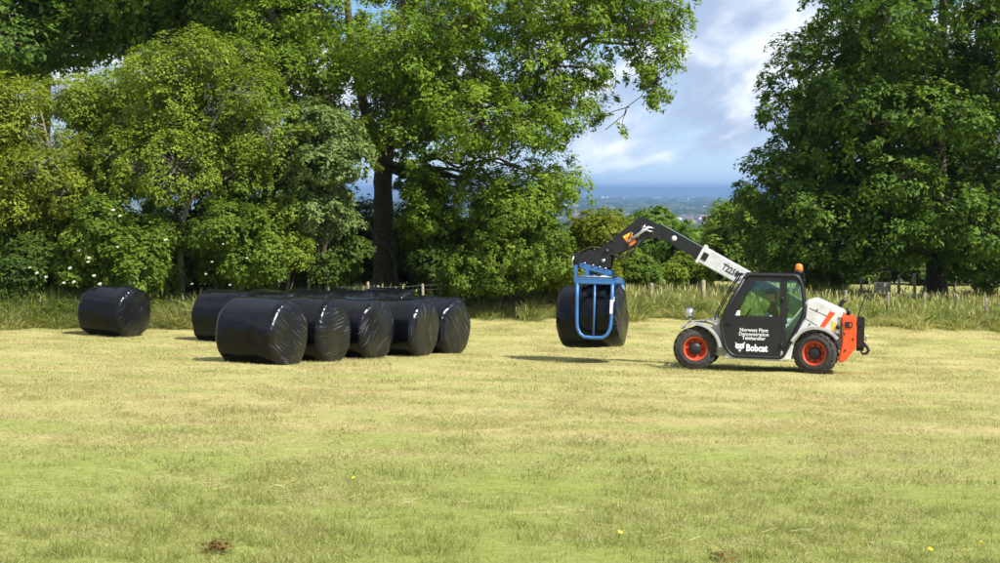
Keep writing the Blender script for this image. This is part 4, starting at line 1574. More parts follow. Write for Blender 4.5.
def tube(pts, r, sides=10, bm=None):
    bm = bm or bmesh.new()
    pts = np.asarray(pts, float)
    rad = np.full(len(pts), r) if np.isscalar(r) else np.asarray(r)
    v, f = tubes_mesh([(pts, rad, sides)])
    vs_ = [bm.verts.new(p) for p in v]
    for q in f:
        try:
            bm.faces.new([vs_[i] for i in q])
        except ValueError:
            pass
    bm.faces.new(vs_[:sides][::-1])
    bm.faces.new(vs_[-sides:])
    bmesh.ops.recalc_face_normals(bm, faces=bm.faces[:])
    for fc in bm.faces:
        fc.smooth = True
    return bm


def lathe(prof, n=40, axis='y', closed=False, caps=True):
    """prof: (radius, offset along the axis)"""
    bm = bmesh.new()
    rings = []
    for r, o in prof:
        ring = []
        for i in range(n):
            a = i / n * 2 * math.pi
            c, s = r * math.cos(a), r * math.sin(a)
            ring.append(bm.verts.new((c, o, s) if axis == 'y' else (c, s, o)))
        rings.append(ring)
    pairs = list(zip(rings[:-1], rings[1:]))
    if closed:
        pairs.append((rings[-1], rings[0]))
    for a, b in pairs:
        for i in range(n):
            j = (i + 1) % n
            bm.faces.new((a[i], a[j], b[j], b[i]))
    if not closed and caps:
        if prof[0][0] > 1e-4:
            bm.faces.new(rings[0])
        if prof[-1][0] > 1e-4:
            bm.faces.new(rings[-1][::-1])
    bmesh.ops.recalc_face_normals(bm, faces=bm.faces[:])
    for f in bm.faces:
        f.smooth = True
    return bm


def join(*bms):
    me = bpy.data.meshes.new('tmp')
    out = bmesh.new()
    for b in bms:
        b.to_mesh(me)
        out.from_mesh(me)
        b.free()
    bpy.data.meshes.remove(me)
    return out


def put(name, bm, mat, parent, loc=None, rot=None, label=None, angle=35):
    me = bpy.data.meshes.new(name)
    bm.to_mesh(me)
    bm.free()
    me.materials.append(mat)
    o = bpy.data.objects.new(name, me)
    o.parent = parent
    if loc is not None:
        o.location = loc
    if rot is not None:
        o.rotation_euler = rot
    if label:
        o['label'] = label
    col.objects.link(o)
    return o


def lettering(name, text, size, mat, parent, origin, xdir, zdir, bold=0.0, width=1.0, line=1.0, align='LEFT', depth=.002):
    """flat raised letters; origin local, xdir reading direction, zdir up, as local vectors"""
    cu = bpy.data.curves.new(name, 'FONT')
    cu.body = text
    cu.size = size
    cu.offset = bold
    cu.extrude = depth
    cu.space_line = line
    cu.align_x = align
    cu.resolution_u = 3
    tmp = bpy.data.objects.new('tmp_text', cu)
    col.objects.link(tmp)
    dg = bpy.context.evaluated_depsgraph_get()
    dg.update()
    me = bpy.data.meshes.new_from_object(tmp.evaluated_get(dg))
    bpy.data.objects.remove(tmp)
    me.name = name
    x = Vector(xdir).normalized()
    z = Vector(zdir).normalized()
    nrm = x.cross(z)
    me.transform(Matrix(((x.x * width, z.x, nrm.x, origin[0]), (x.y * width, z.y, nrm.y, origin[1]), (x.z * width, z.z, nrm.z, origin[2]), (0, 0, 0, 1))))
    me.materials.clear()
    me.materials.append(mat)
    o = bpy.data.objects.new(name, me)
    o.parent = parent
    col.objects.link(o)
    return o


def emblem_bm(s):
    """the prowling lynx-head badge: tufted ears, cheek ruff and muzzle cut from a flat sheet; (x right, z up)"""
    polys = [
        [(-.50, .42), (-.36, .30), (-.22, .24), (0, .22), (.20, .24), (.34, .32), (.52, .50), (.44, .24), (.40, .08), (.46, -.06), (.36, -.08), (.40, -.20), (.26, -.18), (.22, -.30), (.10, -.24), (-.02, -.26),
         (-.14, -.22), (-.24, -.30), (-.28, -.18), (-.42, -.20), (-.38, -.06), (-.48, -.04), (-.40, .10), (-.42, .26)],
        [(-.09, -.34), (.09, -.34), (.12, -.42), (.04, -.52), (-.05, -.52), (-.12, -.42)],
    ]
    bm = bmesh.new()
    for p in polys:
        a = [bm.verts.new((x * s, 0, z * s)) for x, z in p]
        f = bm.faces.new(a)
    r = bmesh.ops.extrude_face_region(bm, geom=bm.faces[:])
    for v in [e for e in r['geom'] if isinstance(e, bmesh.types.BMVert)]:
        v.co.y += .003
    bmesh.ops.recalc_face_normals(bm, faces=bm.faces[:])
    return bm


def emblem_eyes(s):
    bm = bmesh.new()
    for p in ([(-.24, .02), (-.08, -.05), (-.10, .02), (-.22, .10)], [(.24, .04), (.08, -.05), (.10, .02), (.22, .12)], [(-.05, -.14), (.05, -.14), (.0, -.22)]):
        bm.faces.new([bm.verts.new((x * s, .0042, z * s)) for x, z in p])
    r = bmesh.ops.extrude_face_region(bm, geom=bm.faces[:])
    for v in [e for e in r['geom'] if isinstance(e, bmesh.types.BMVert)]:
        v.co.y += .002
    bmesh.ops.recalc_face_normals(bm, faces=bm.faces[:])
    return bm


def frame_from(outer, inner_list, y0, y1):
    """flat slab with window holes: outer polygon and holes triangulated, then given thickness"""
    bm = bmesh.new()
    edges = []
    for poly in [outer] + inner_list:
        vv = [bm.verts.new((x, y0, z)) for x, z in poly]
        for i in range(len(vv)):
            edges.append(bm.edges.new((vv[i], vv[(i + 1) % len(vv)])))
    bmesh.ops.triangle_fill(bm, edges=edges, use_beauty=True)
    r = bmesh.ops.extrude_face_region(bm, geom=bm.faces[:])
    for v in [e for e in r['geom'] if isinstance(e, bmesh.types.BMVert)]:
        v.co.y = y1
    bmesh.ops.recalc_face_normals(bm, faces=bm.faces[:])
    return bm


def arc(cx, cz, r, a0, a1, n=8):
    return [(cx + r * math.cos(math.radians(a0 + (a1 - a0) * i / n)), cz + r * math.sin(math.radians(a0 + (a1 - a0) * i / n))) for i in range(n + 1)]


def rounded(poly, r=.06, n=4):
    out = []
    m = len(poly)
    for i in range(m):
        p, q, s = Vector(poly[i - 1]), Vector(poly[i]), Vector(poly[(i + 1) % m])
        d1, d2 = (p - q), (s - q)
        k = min(r, d1.length * .45, d2.length * .45)
        a, b = q + d1.normalized() * k, q + d2.normalized() * k
        for t in range(n + 1):
            t /= n
            out.append(tuple(a * (1 - t) ** 2 + q * 2 * t * (1 - t) + b * t ** 2))
    return out


def build_telehandler():
    c = np.array([5.18, 29.76])
    yaw = math.radians(13)
    u2 = np.array([-math.cos(yaw), math.sin(yaw)])
    n2 = np.array([-math.sin(yaw), -math.cos(yaw)])
    gz = lambda v: float(ground_z(*(c + v)))
    u = Vector((*u2, (gz(u2 * 1.2) - gz(-u2 * 1.2)) / 2.4)).normalized()
    nn = Vector((*n2, (gz(n2 * .75) - gz(-n2 * .75)) / 1.5))
    nn = (nn - u * nn.dot(u)).normalized()
    k = u.cross(nn)
    root = empty('telehandler')
    root.matrix_world = Matrix(((u.x, nn.x, k.x, c[0]), (u.y, nn.y, k.y, c[1]), (u.z, nn.z, k.z, gz(0 * u2)), (0, 0, 0, 1)))
    tag(root, 'compact white and orange telehandler with black cab holding a bale', 'telehandler')

    # ---- chassis: main frame with sloping rear shoulders (light grey) either side of the boom
    body = [(.98, .30), (.98, .62), (.86, .86), (.62, .95), (-.62, .95), (-.98, 1.44), (-1.16, 1.50), (-1.30, 1.44), (-1.67, 1.27), (-1.67, .50), (-1.45, .42), (-.70, .27), (-.54, .26), (.45, .26)]
    for (a, b) in ((.28, .56), (-.58, -.32)):
        put('side_plate', prism(body, a, b, .018), M['white'] if a > 0 else M['white'], root)
    put('belly_frame', prism([(1.35, .34), (1.35, .56), (.95, .72), (-1.5, .72), (-1.5, .36), (-.6, .29), (.6, .29)], -.315, .275, .01), M['grey'], root)
    put('engine_pod', prism([(.35, .30), (.35, .92), (.2, 1.02), (-.85, 1.05), (-1.0, .95), (-1.0, .30)], -.86, -.585, .04, 3), M['white'], root)
    # step between the wheels beneath the cab
    put('sill', prism([(.60, .245), (.52, .40), (-.55, .44), (-.62, .26), (-.5, .235)], .57, .86, .012), M['grey'], root)
    put('rear_body', prism([(-.56, .245), (-.60, .5), (-.96, 1.10), (-.98, 1.40), (-1.14, 1.46), (-1.66, 1.24), (-1.62, .80), (-1.50, .84), (-1.19, .92), (-.92, .82), (-.76, .6), (-.70, .26)], .565, .80, .02), M['white'], root)
    put('engine_cover', prism([(-1.0, 1.44), (-1.17, 1.505), (-1.72, 1.275), (-1.74, 1.20), (-1.0, 1.2)], .10, .275, .015), M['white'], root)
    put('front_panel', prism([(.60, .40), (.98, .30), (1.02, .55), (.90, .84), (.70, .94), (.62, .70)], .565, .70, .02), M['grey'], root)
    st = put('stripe', prism([(-1.43, 1.25), (-1.53, 1.21), (-1.305, .885), (-1.215, .90)], .802, .806), M['orange'], root)
    put('warning_label', prism([(-1.475, 1.06), (-1.55, 1.02), (-1.55, .86), (-1.475, .87)], .802, .806), M['yellow'], root)
    put('filler_cap', lathe([(.045, 0), (.045, .03), (.02, .04)], 14), M['black'], root, (-1.585, .80, .94))
    for (x, z) in ((-1.18, 1.26), (-1.60, 1.12), (-1.05, .98)):
        put('bolt', lathe([(.017, 0), (.017, .014), (.008, .018)], 8), M['black'], root, (x, .80, z))
    for (xa, za, xb, zb) in ((-1.03, 1.30, -1.40, 1.14), (-.98, 1.08, -1.20, .96)):
        put('panel_seam', prism([(xa, za), (xb, zb), (xb, zb - .012), (xa, za - .012)], .801, .803), M['black'], root)

    # ---- counterweight (orange) with drawbar and hook
    put('counterweight', prism([(-1.64, 1.17), (-1.93, 1.15), (-1.945, .56), (-1.90, .50), (-1.73, .27), (-1.60, .26), (-1.665, .62), (-1.68, .9)], -.80, .86, .025, 3), M['orange'], root)
    lt = put('rear_lamp', box(-1.86, -1.72, .862, .885, .94, 1.05, .008), M['black'], root)
    put('lens', box(-1.84, -1.80, .886, .894, .96, 1.03, .004), M['orange'], lt)
    for (x, z) in ((-1.72, .82), (-1.74, .50), (-1.88, .72)):
        put('bolt', lathe([(.02, 0), (.02, .014), (.01, .02)], 8), M['black'], root, (x, .86, z))
    hit = put('hitch', join(box(-2.10, -1.95, .02, .12, .46, 1.14, .012), box(-2.07, -1.95, .20, .28, .60, 1.10, .012), box(-2.05, -1.94, -.05, .34, .95, 1.06, .01), box(-2.12, -1.94, -.02, .30, .54, .64, .01)), M['black'], root)
    put('hook', tube([(-2.10, .16, .60), (-2.16, .16, .55), (-2.19, .16, .48), (-2.15, .16, .42), (-2.08, .16, .41), (-2.04, .16, .46)], [.035, .035, .032, .03, .025, .015], 8), M['black'], hit)
    put('pin', tube([(-2.13, .16, .66), (-2.13, .16, .74), (-2.16, .16, .78)], .018, 8), M['steel'], hit)
    mr = put('rear_mirror', join(prism([(-1.99, 1.68), (-2.01, 1.695), (-2.21, 1.475), (-2.19, 1.46)], .02, .26, .006)), M['black'], root)
    put('stalk', tube([(-1.97, .10, 1.13), (-2.0, .11, 1.25), (-2.05, .12, 1.42), (-2.10, .13, 1.575)], .011, 6), M['black'], mr)
    put('exhaust_pipe', tube([(-1.60, -.42, 1.20), (-1.62, -.42, 1.34), (-1.66, -.42, 1.42), (-1.73, -.42, 1.47)], .045, 12), M['black'], root)
    put('air_intake', tube([(-1.78, -.2, 1.15), (-1.78, -.2, 1.30)], [.04, .03], 10), M['black'], root)

    # ---- wheels: tyre with lugs, orange dished rim, dark hub
    R = .425

    def wheel(x, y, steer, side):
        w = empty('wheel')
        w.parent = root
        w.location = (x, y, R - .012)
        w.rotation_euler = (0, 0, steer + (0 if side > 0 else math.pi))
        wd = .155
        prof = [(.235, .10), (.25, .135), (.262, .146), (.268, .140), (.285, .148), (.30, .152), (.306, .147), (.33, .150), (.335, .143), (.36, .145), (.395, .125), (.405, .09), (.408, 0), (.405, -.09), (.395, -.125), (.36, -.145), (.30, -.15), (.25, -.135), (.235, -.10), (.225, 0)]
        ty = lathe(prof, 48, closed=True)
        lugs = []
        nl = 18
        for i in range(nl):
            for s in (-1, 1):
                a0 = (i + (.0 if s > 0 else .5)) / nl * 2 * math.pi
                bmv = bmesh.new()
                ring = []
                for (yy, da) in ((.012 * s, .02), (.125 * s, .17), (.148 * s, .19)):
                    ro = R if abs(yy) < .13 else .385
                    for hw in (-.045, .045):
                        for rr in (.375 if abs(yy) > .13 else .395, ro):
                            aa = a0 + da + hw / R * (1.0 if rr > .4 else 1.25)
                            ring.append(bmv.verts.new((rr * math.cos(aa), yy, rr * math.sin(aa))))
                for q in (0, 4):
                    A = ring[q:q + 4]
                    B = ring[q + 4:q + 8]
                    for (i0, i1) in ((0, 1), (1, 3), (3, 2), (2, 0)):
                        bmv.faces.new((A[i0], A[i1], B[i1], B[i0]))
                bmv.faces.new((ring[0], ring[2], ring[3], ring[1]))
                bmv.faces.new((ring[8], ring[9], ring[11], ring[10]))
                bmesh.ops.recalc_face_normals(bmv, faces=bmv.faces[:])
                lugs.append(bmv)
        put('tyre', join(ty, *lugs), M['rubber'], w)
        rim = put('rim', lathe([(.243, .118), (.243, .132), (.228, .135), (.215, .118), (.20, .06), (.185, .035), (.10, .03), (.06, .03)], 40, caps=False), M['rimo'], w)
        put('hub', lathe([(.120, .025), (.120, .085), (.10, .105), (.06, .12), (.001, .122)], 24), M['black'], w)
        for i in range(8):
            a = i / 8 * 2 * math.pi
            put('wheel_nut', lathe([(.016, 0), (.016, .022), (.006, .026)], 6), M['black'], rim, (.155 * math.cos(a), .034, .155 * math.sin(a)))
        return w
    wheel(1.18, .70, math.radians(9), 1)
    wheel(-1.175, .72, math.radians(-13), 1)
    wheel(1.18, -.72, math.radians(9), -1)
    wheel(-1.175, -.72, math.radians(-13), -1)
    for x in (1.18, -1.175):
        put('axle', join(tube([(x, -.62, .41), (x, .62, .41)], .075, 12), tube([(x, -.5, .41), (x, -.3, .41), (x, 0, .41), (x, .3, .41), (x, .5, .41)], [.08, .10, .16, .10, .08], 12)), M['black'], root)

    # ---- mudguards
    def fender(cx, a0, a1, y0, y1, mat, lip):
        o_ = arc(cx, .40, .535, a0, a1, 14)
        i_ = arc(cx, .40, .505, a1, a0, 14)
        f = put('mudguard', prism(o_ + i_, y0, y1, .004, 1), mat, root)
        put('mudguard_lip', prism(arc(cx, .40, .545, a0 - 1, a1 + 1, 14) + arc(cx, .40, .485, a1 + 1, a0 - 1, 14), y1 + .002, y1 + .03, .003, 1) if y1 > 0 else
            prism(arc(cx, .40, .545, a0 - 1, a1 + 1, 14) + arc(cx, .40, .485, a1 + 1, a0 - 1, 14), y0 - .03, y0 - .002, .003, 1), lip, f)
    fender(1.18, 58, 172, .54, .86, M['grey'], M['grey'])
    fender(-1.175, 28, 142, .54, .87, M['grey'], M['grey'])
    fender(1.18, 58, 172, -.86, -.54, M['grey'], M['grey'])
    fender(-1.175, 28, 142, -.87, -.54, M['grey'], M['grey'])
    put('mudflap', prism([(1.425, .80), (1.445, .80), (1.30, .955), (1.28, .945)], .52, .89, .004), M['black'], root)
    hl = put('headlight', lathe([(.04, -.02), (.09, .0), (.115, .06), (.115, .11), (.08, .13)], 20), M['steel'], root, (1.26, .42, 1.11), (0, 0, math.radians(-90)))
    put('lens', lathe([(.10, .115), (.08, .14), (.001, .15)], 20), M['text_white'], hl)
    put('bracket', box(-.02, .02, .03, .08, -.20, -.08, .006), M['steel'], hl)
    put('valve_block', join(box(.74, .88, .30, .48, .92, 1.04, .012), tube([(.80, .39, 1.0), (.80, .39, 1.10)], .035, 10), tube([(.86, .36, .98), (.98, .36, 1.0), (1.05, .36, .93)], .014, 7)), M['steel'], root)

    # ---- cab: rounded black frame, door with panel, glass, roof
    Y0, Y1 = .06, .84
    outer = rounded([(.225, 1.935), (-.80, 1.945), (-.895, 1.80), (-.965, 1.38), (-.945, 1.09), (-.545, .255), (.45, .265), (.60, .46), (.705, .93), (.66, 1.10)], .10, 5)
    win = rounded([(.415, 1.085), (.075, 1.795), (-.455, 1.80), (-.472, 1.105)], .06, 4)
    rwin = rounded([(-.565, 1.82), (-.755, 1.82), (-.855, 1.72), (-.905, 1.33), (-.865, 1.12), (-.60, .57)], .05, 4)
    cab = put('cab_frame', frame_from(outer, [win, rwin], Y1 - .05, Y1), M['black'], root)
    put('cab_frame', frame_from(outer, [win, rwin], Y0, Y0 + .05), M['black'], root)
    put('pane', prism(rwin, Y1 - .030, Y1 - .022), M['glass'], cab)
    fp = put('far_window', prism([(p[0], p[1]) for p in win], Y0 + .022, Y0 + .03), M['glass'], root)
    put('far_window', prism([(p[0], p[1]) for p in rwin], Y0 + .022, Y0 + .03), M['glass'], root)
    # raised tubular surround of the side
    ring = [(x, Y1 + .012, z) for x, z in rounded([(.19, 1.915), (-.78, 1.92), (-.865, 1.79), (-.935, 1.38), (-.915, 1.10), (-.545, .30), (.43, .30), (.57, .47), (.67, .93), (.62, 1.10)], .10, 5)]
    ring.append(ring[0])
    put('surround', tube(ring, .034, 8), M['black'], cab)
    door = put('door', frame_from(rounded([(.165, 1.865), (-.505, 1.87), (-.515, .32), (.42, .32), (.555, .50), (.65, .93), (.60, 1.08)], .08, 4), [win], Y1 + .003, Y1 + .022), M['door'], root)
    put('pane', prism(win, Y1 - .004, Y1 + .004), M['glass'], door)
    put('handle', box(.44, .56, Y1 + .024, Y1 + .055, .93, 1.01, .015), M['black'], door)
    for z in (.55, 1.45):
        put('hinge', join(box(-.56, -.48, Y1 + .02, Y1 + .045, z - .04, z + .04, .008), tube([(-.52, Y1 + .05, z - .05), (-.52, Y1 + .05, z + .05)], .014, 8)), M['black'], door)
    put('window_sticker', prism([(.395, 1.105), (.30, 1.105), (.30, 1.205), (.35, 1.205)], Y1 + .006, Y1 + .008), M['text_white'], door)
    put('sliding_catch', box(-.33, -.27, Y1 + .006, Y1 + .02, 1.10, 1.135, .005), M['steel'], door)
    lx, lz = (-1, 0, 0), (0, 0, 1)
    yt = Y1 + .0235
    for t, z, w in (('Norwest Plant', .795, 1.0), ('Demonstration', .715, 1.0), ('Telehandler', .635, 1.0)):
        lettering('lettering', t, .098, M['text_white'], door, (.02, yt, z), lx, lz, .0012, .96, 1, 'CENTER')
    lettering('lettering', 'Bobcat', .185, M['text_white'], door, (.165, yt, .415), lx, lz, .0075, .80)
    em = emblem_bm(.20)
    em.transform(Matrix.Diagonal((-1, 1, 1, 1)))
    bmesh.ops.recalc_face_normals(em, faces=em.faces[:])
    e1 = put('emblem', em, M['text_white'], door, (.285, yt - .001, .50))
    ee = emblem_eyes(.20)
    ee.transform(Matrix.Diagonal((-1, 1, 1, 1)))
    bmesh.ops.recalc_face_normals(ee, faces=ee.faces[:])
    put('emblem_detail', ee, M['text_black'], door, (.285, yt - .001, .50))
    put('roof', prism(rounded([(.235, 1.905), (.20, 1.965), (-.78, 1.975), (-.86, 1.90), (-.80, 1.885)], .03, 3), Y0 + .052, Y1 - .052, .01), M['black'], root)
    put('floor_pan', box(-.50, .50, Y0 + .055, Y1 - .055, .27, .31, .005), M['black'], root)
    put('windscreen', prism([(.668, 1.08), (.235, 1.90), (.225, 1.893), (.658, 1.074)], Y0 + .055, Y1 - .055), M['glass'], root)
    put('front_cowl', prism([(.70, .93), (.66, 1.07), (.60, 1.05), (.62, .93), (.54, .50), (.60, .46)], Y0 + .055, Y1 - .055, .008), M['black'], root)
    put('back_panel', prism([(-.55, .30), (-.93, 1.10), (-.945, 1.28), (-.91, 1.28), (-.895, 1.12), (-.52, .32)], Y0 + .055, Y1 - .055, .006), M['black'], root)
    seat = put('seat', join(prism(rounded([(-.02, .68), (-.45, .64), (-.50, .76), (-.40, .80), (-.02, .80)], .04), .22, .66, .02), prism(rounded([(-.40, .78), (-.52, .76), (-.64, 1.28), (-.54, 1.33)], .04), .24, .64, .02),
                            box(-.4, -.1, .3, .58, .31, .66, .02)), M['seat'], root)
    put('dashboard', prism(rounded([(.62, 1.04), (.36, 1.06), (.30, .96), (.45, .70), (.56, .60)], .04), .16, .72, .01), M['black'], root)
    sw = put('steering_wheel', None or lathe([(.165, -.012), (.178, 0), (.165, .012), (.152, 0)], 28, closed=True), M['black'], root, (.20, .45, 1.10), (math.radians(90), 0, 0))
    sw.rotation_euler = Matrix.Rotation(math.radians(-62), 3, 'Y').to_4x4().to_euler()
    sw.rotation_euler = (math.radians(90), math.radians(0), 0)
    sw.matrix_local = Matrix.Translation((.20, .45, 1.10)) @ Matrix.Rotation(math.radians(58), 4, 'Y') @ Matrix.Rotation(math.radians(90), 4, 'X')
    put('column', tube([(.20, .45, 1.10), (.34, .45, 1.0)], .022, 8), M['black'], sw).matrix_parent_inverse = sw.matrix_local.inverted()
    be = put('beacon', lathe([(.075, .03), (.078, .06), (.072, .12), (.055, .155), (.02, .17), (.001, .171)], 20, 'z'), M['beacon'], root, (-.80, .42, 1.99))
    put('beacon_base', join(lathe([(.06, -.03), (.085, -.02), (.085, .028), (.07, .029)], 20, 'z'), box(-.12, -.085, -.03, .03, -.10, -.01, .006)), M['black'], be)
    put('work_lamp', box(-.935, -.875, .50, .66, 1.80, 1.88, .01), M['black'], root)
    put('grab_rail', tube([(.60, Y1 + .02, 1.16), (.60, Y1 + .07, 1.20), (.36, Y1 + .07, 1.68), (.34, Y1 + .02, 1.72)], .011, 7), M['black'], root)
    put('wiper', tube([(-.20, Y1 + .012, 1.13), (-.05, Y1 + .016, 1.42), (-.02, Y1 + .014, 1.50)], .006, 5), M['black'], root)
    # slim guard bars in front of the windscreen
    for y in (.10, .74):
        put('guard_bar', tube([(.80, y, 1.0), (.78, y, 1.12), (.54, y, 1.60), (.36, y, 1.90), (.27, y, 1.93)], .014, 7), M['black'], root)
    put('guard_bar', tube([(.62, .40, 1.06), (.52, .40, 1.30), (.30, .40, 1.76)], .009, 6), M['black'], root)
    put('lamp_bracket', join(box(.28, .42, .66, .80, 1.89, 1.95, .01), box(.33, .40, .12, .72, 1.90, 1.93, .006)), M['black'], root)

    # ---- boom: outer white box, telescoped black inner box, cranked nose, quick hitch
    d = Vector((2.64, 1.395)).normalized()
    up = Vector((-d.y, d.x))
    A = Vector((-1.45, .925))
    B = Vector((1.19, 2.315))

    def sl(s, h):
        p = A + d * s + up * h
        return (p.x, p.y)
    L_ = (B - A).length
    hh = .17
    boom = put('boom', prism([sl(-.12, -.10), sl(0, -hh), sl(L_, -hh), sl(L_, hh), sl(.1, hh), sl(-.12, .08)], -.27, .05, .018, 3), M['white'], root)
    put('boom_collar', prism([sl(L_ - .05, -.205), sl(L_ + .01, -.205), sl(L_ + .01, .21), sl(L_ - .05, .21)], -.305, .085, .01), M['white'], boom)
    put('wear_pad', prism([sl(L_ - .17, -.09), sl(L_ - .05, -.09), sl(L_ - .05, .07), sl(L_ - .17, .07)], .052, .062, .004), M['black'], boom)
    bx = (-d.x, 0, -d.y)
    bz = (-d.y, 0, d.x)
    p0 = sl(L_ - .52, -.06)
    lettering('lettering', 'T2250', .185, M['text_black'], boom, (p0[0], .053, p0[1]), bx, bz, .004, .74)
    p1 = sl(L_ - 1.40, -.065)
    lettering('lettering', 'Bobcat', .205, M['text_black'], boom, (p1[0], .053, p1[1]), bx, bz, .006, .78)
    em = emblem_bm(.19)
    em.transform(Matrix.Diagonal((-1, 1, 1, 1)))
    em.transform(Matrix.Rotation(-math.atan2(d.y, d.x), 4, 'Y'))
    bmesh.ops.recalc_face_normals(em, faces=em.faces[:])
    pe = sl(L_ - 1.26, .0)
    put('emblem', em, M['text_black'], boom, (pe[0], .0525, pe[1]))
    for s in (.9, 1.5, 2.2):
        q = sl(L_ - s + .3, .12)
        put('bolt', lathe([(.014, 0), (.014, .01), (.006, .014)], 8), M['steel'], boom, (q[0], .05, q[1]))
    put('boom_pivot', tube([(-1.38, -.36, 1.0), (-1.38, .34, 1.0)], .075, 16), M['black'], root)
    inner = put('inner_boom', prism([sl(L_ - .3, -.125), sl(L_ + 1.08, -.125), sl(L_ + 1.05, .13), sl(L_ - .3, .13)], -.225, .005, .012), M['black'], root)
    q = sl(L_ + .62, .01)
    put('disc_label', lathe([(.052, 0), (.052, .003), (.001, .004)], 20), M['text_white'], inner, (q[0], .005, q[1]))
    put('edge_strip', prism([sl(L_ + .02, .131), sl(L_ + 1.0, .131), sl(L_ + 1.0, .139), sl(L_ + .02, .139)], -.20, -.02), M['steel'], inner)
    nose = put('boom_nose', join(
        prism([(1.98, 2.60), (2.02, 2.87), (2.26, 2.99), (2.40, 3.05), (2.50, 3.00), (3.15, 2.46), (3.14, 2.38), (3.00, 2.27), (2.88, 2.28), (2.53, 2.43), (2.25, 2.63)], -.255, -.228, .006),
        prism([(1.98, 2.60), (2.02, 2.87), (2.26, 2.99), (2.40, 3.05), (2.50, 3.00), (3.15, 2.46), (3.14, 2.38), (3.00, 2.27), (2.88, 2.28), (2.53, 2.43), (2.25, 2.63)], .008, .036, .006),
        prism([(2.05, 2.66), (2.2, 2.92), (2.40, 3.00), (3.05, 2.46), (2.96, 2.33), (2.56, 2.49)], -.226, .006, .006)), M['black'], root)
    put('warning_plate', prism([(2.775, 2.615), (2.61, 2.71), (2.50, 2.525), (2.635, 2.435)], .037, .041), M['beacon'], nose)
    put('warning_plate', prism([(2.785, 2.635), (2.60, 2.74), (2.575, 2.69), (2.76, 2.59)], .042, .045), M['yellow'], nose)
    put('hydraulic_cylinder', join(tube([(2.24, .07, 2.84), (2.60, .07, 2.58)], .035, 12), tube([(2.60, .07, 2.58), (2.68, .07, 2.52)], .022, 10)), M['steel'], nose)
    for i, (a, b) in enumerate((((2.14, 2.81), (2.40, 2.84)), ((2.16, 2.74), (2.42, 2.76)), ((2.33, 2.88), (2.47, 2.60)))):
        put('hose_fitting', tube([(a[0], .065, a[1]), ((a[0] + b[0]) / 2, .075, (a[1] + b[1]) / 2 + .015), (b[0], .065, b[1])], .014, 7), M['steel'], nose)
    for i in range(3):
        y = .05 - .03 * i
        put('hose', tube([(2.42, y, 2.56 + .02 * i), (2.52, y, 2.38), (2.66, y, 2.28 - .04 * i), (2.84, y, 2.21 - .03 * i), (3.02, y, 2.27), (3.12, y, 2.36), (3.20, y, 2.40 + .02 * i)], .012, 7), M['rubber'], nose)
    put('hose', tube([(2.95, .05, 2.52), (3.06, .06, 2.60), (3.20, .06, 2.50), (3.24, .06, 2.38)], .016, 7), M['rubber'], nose)
    put('hose', tube([(2.60, .05, 2.74), (2.66, .055, 2.55), (2.64, .055, 2.35), (2.70, .05, 2.25)], .013, 7), M['rubber'], nose)
    qh = put('quick_hitch', join(prism([(3.02, 2.36), (3.18, 2.42), (3.30, 2.35), (3.76, 2.27), (3.82, 2.20), (3.80, 2.03), (3.70, 1.95), (3.10, 1.90), (3.02, 2.04)], -.33, -.30, .006),
                                 prism([(3.02, 2.36), (3.18, 2.42), (3.30, 2.35), (3.76, 2.27), (3.82, 2.20), (3.80, 2.03), (3.70, 1.95), (3.10, 1.90), (3.02, 2.04)], .10, .13, .006),
                                 box(3.06, 3.74, -.298, .098, 1.98, 2.24, .02), tube([(3.10, -.36, 2.32), (3.10, .16, 2.32)], .05, 12)), M['black'], root)
    put('hose', tube([(3.22, .14, 2.38), (3.40, .15, 2.40), (3.60, .15, 2.33), (3.72, .15, 2.20), (3.74, .14, 2.0)], .015, 7), M['rubber'], qh)
    put('pin', tube([(3.16, .13, 2.12), (3.16, .16, 2.12)], .04, 12), M['steel'], qh)
    put('coupling', tube([(3.78, .16, 2.20), (3.80, .17, 2.10), (3.79, .17, 1.98)], .018, 8), M['steel'], qh)

    # ---- bale grab: blue headstock and cross beam, two hanging hoop arms
    grab = empty('bale_grab')
    grab.parent = root
    put('headstock', join(
        prism([(3.63, 2.07), (3.00, 1.93), (2.98, 1.83), (3.03, 1.82), (3.60, 1.95), (3.66, 1.99)], .14, .19, .008),
        prism([(3.63, 2.07), (3.00, 1.93), (2.98, 1.83), (3.03, 1.82), (3.60, 1.95), (3.66, 1.99)], -.39, -.34, .008),
        box(3.52, 3.60, -.34, .14, 1.95, 2.03), box(3.02, 3.10, -.34, .14, 1.84, 1.92),
        box(3.44, 3.54, .13, .20, 1.74, 1.98), box(3.06, 3.14, .13, .20, 1.74, 1.86),
        box(3.44, 3.54, -.40, -.33, 1.74, 1.98), box(3.06, 3.14, -.40, -.33, 1.74, 1.86)), M['blue'], grab)
    put('cross_beam', join(box(2.86, 3.64, .10, .22, 1.66, 1.74), box(2.86, 3.64, -.42, -.30, 1.66, 1.74), box(3.40, 3.52, -.74, .54, 1.655, 1.735), box(2.98, 3.10, -.74, .54, 1.655, 1.735), box(2.80, 2.87, -.2, .52, 1.66, 1.78)), M['blue'], grab)
    put('side_post', join(box(3.64, 3.70, .46, .53, 1.62, 2.02), box(3.69, 3.73, .47, .52, 1.94, 1.99)), M['blue'], grab)
    put('rod', tube([(2.92, .60, 1.79), (3.60, .60, 1.79)], .016, 8), M['steel'], grab)
    put('grab_cylinder', join(tube([(3.3, -.6, 1.80), (3.3, .1, 1.80)], .04, 12), tube([(3.3, .1, 1.80), (3.3, .5, 1.80)], .022, 10)), M['blue'], grab)
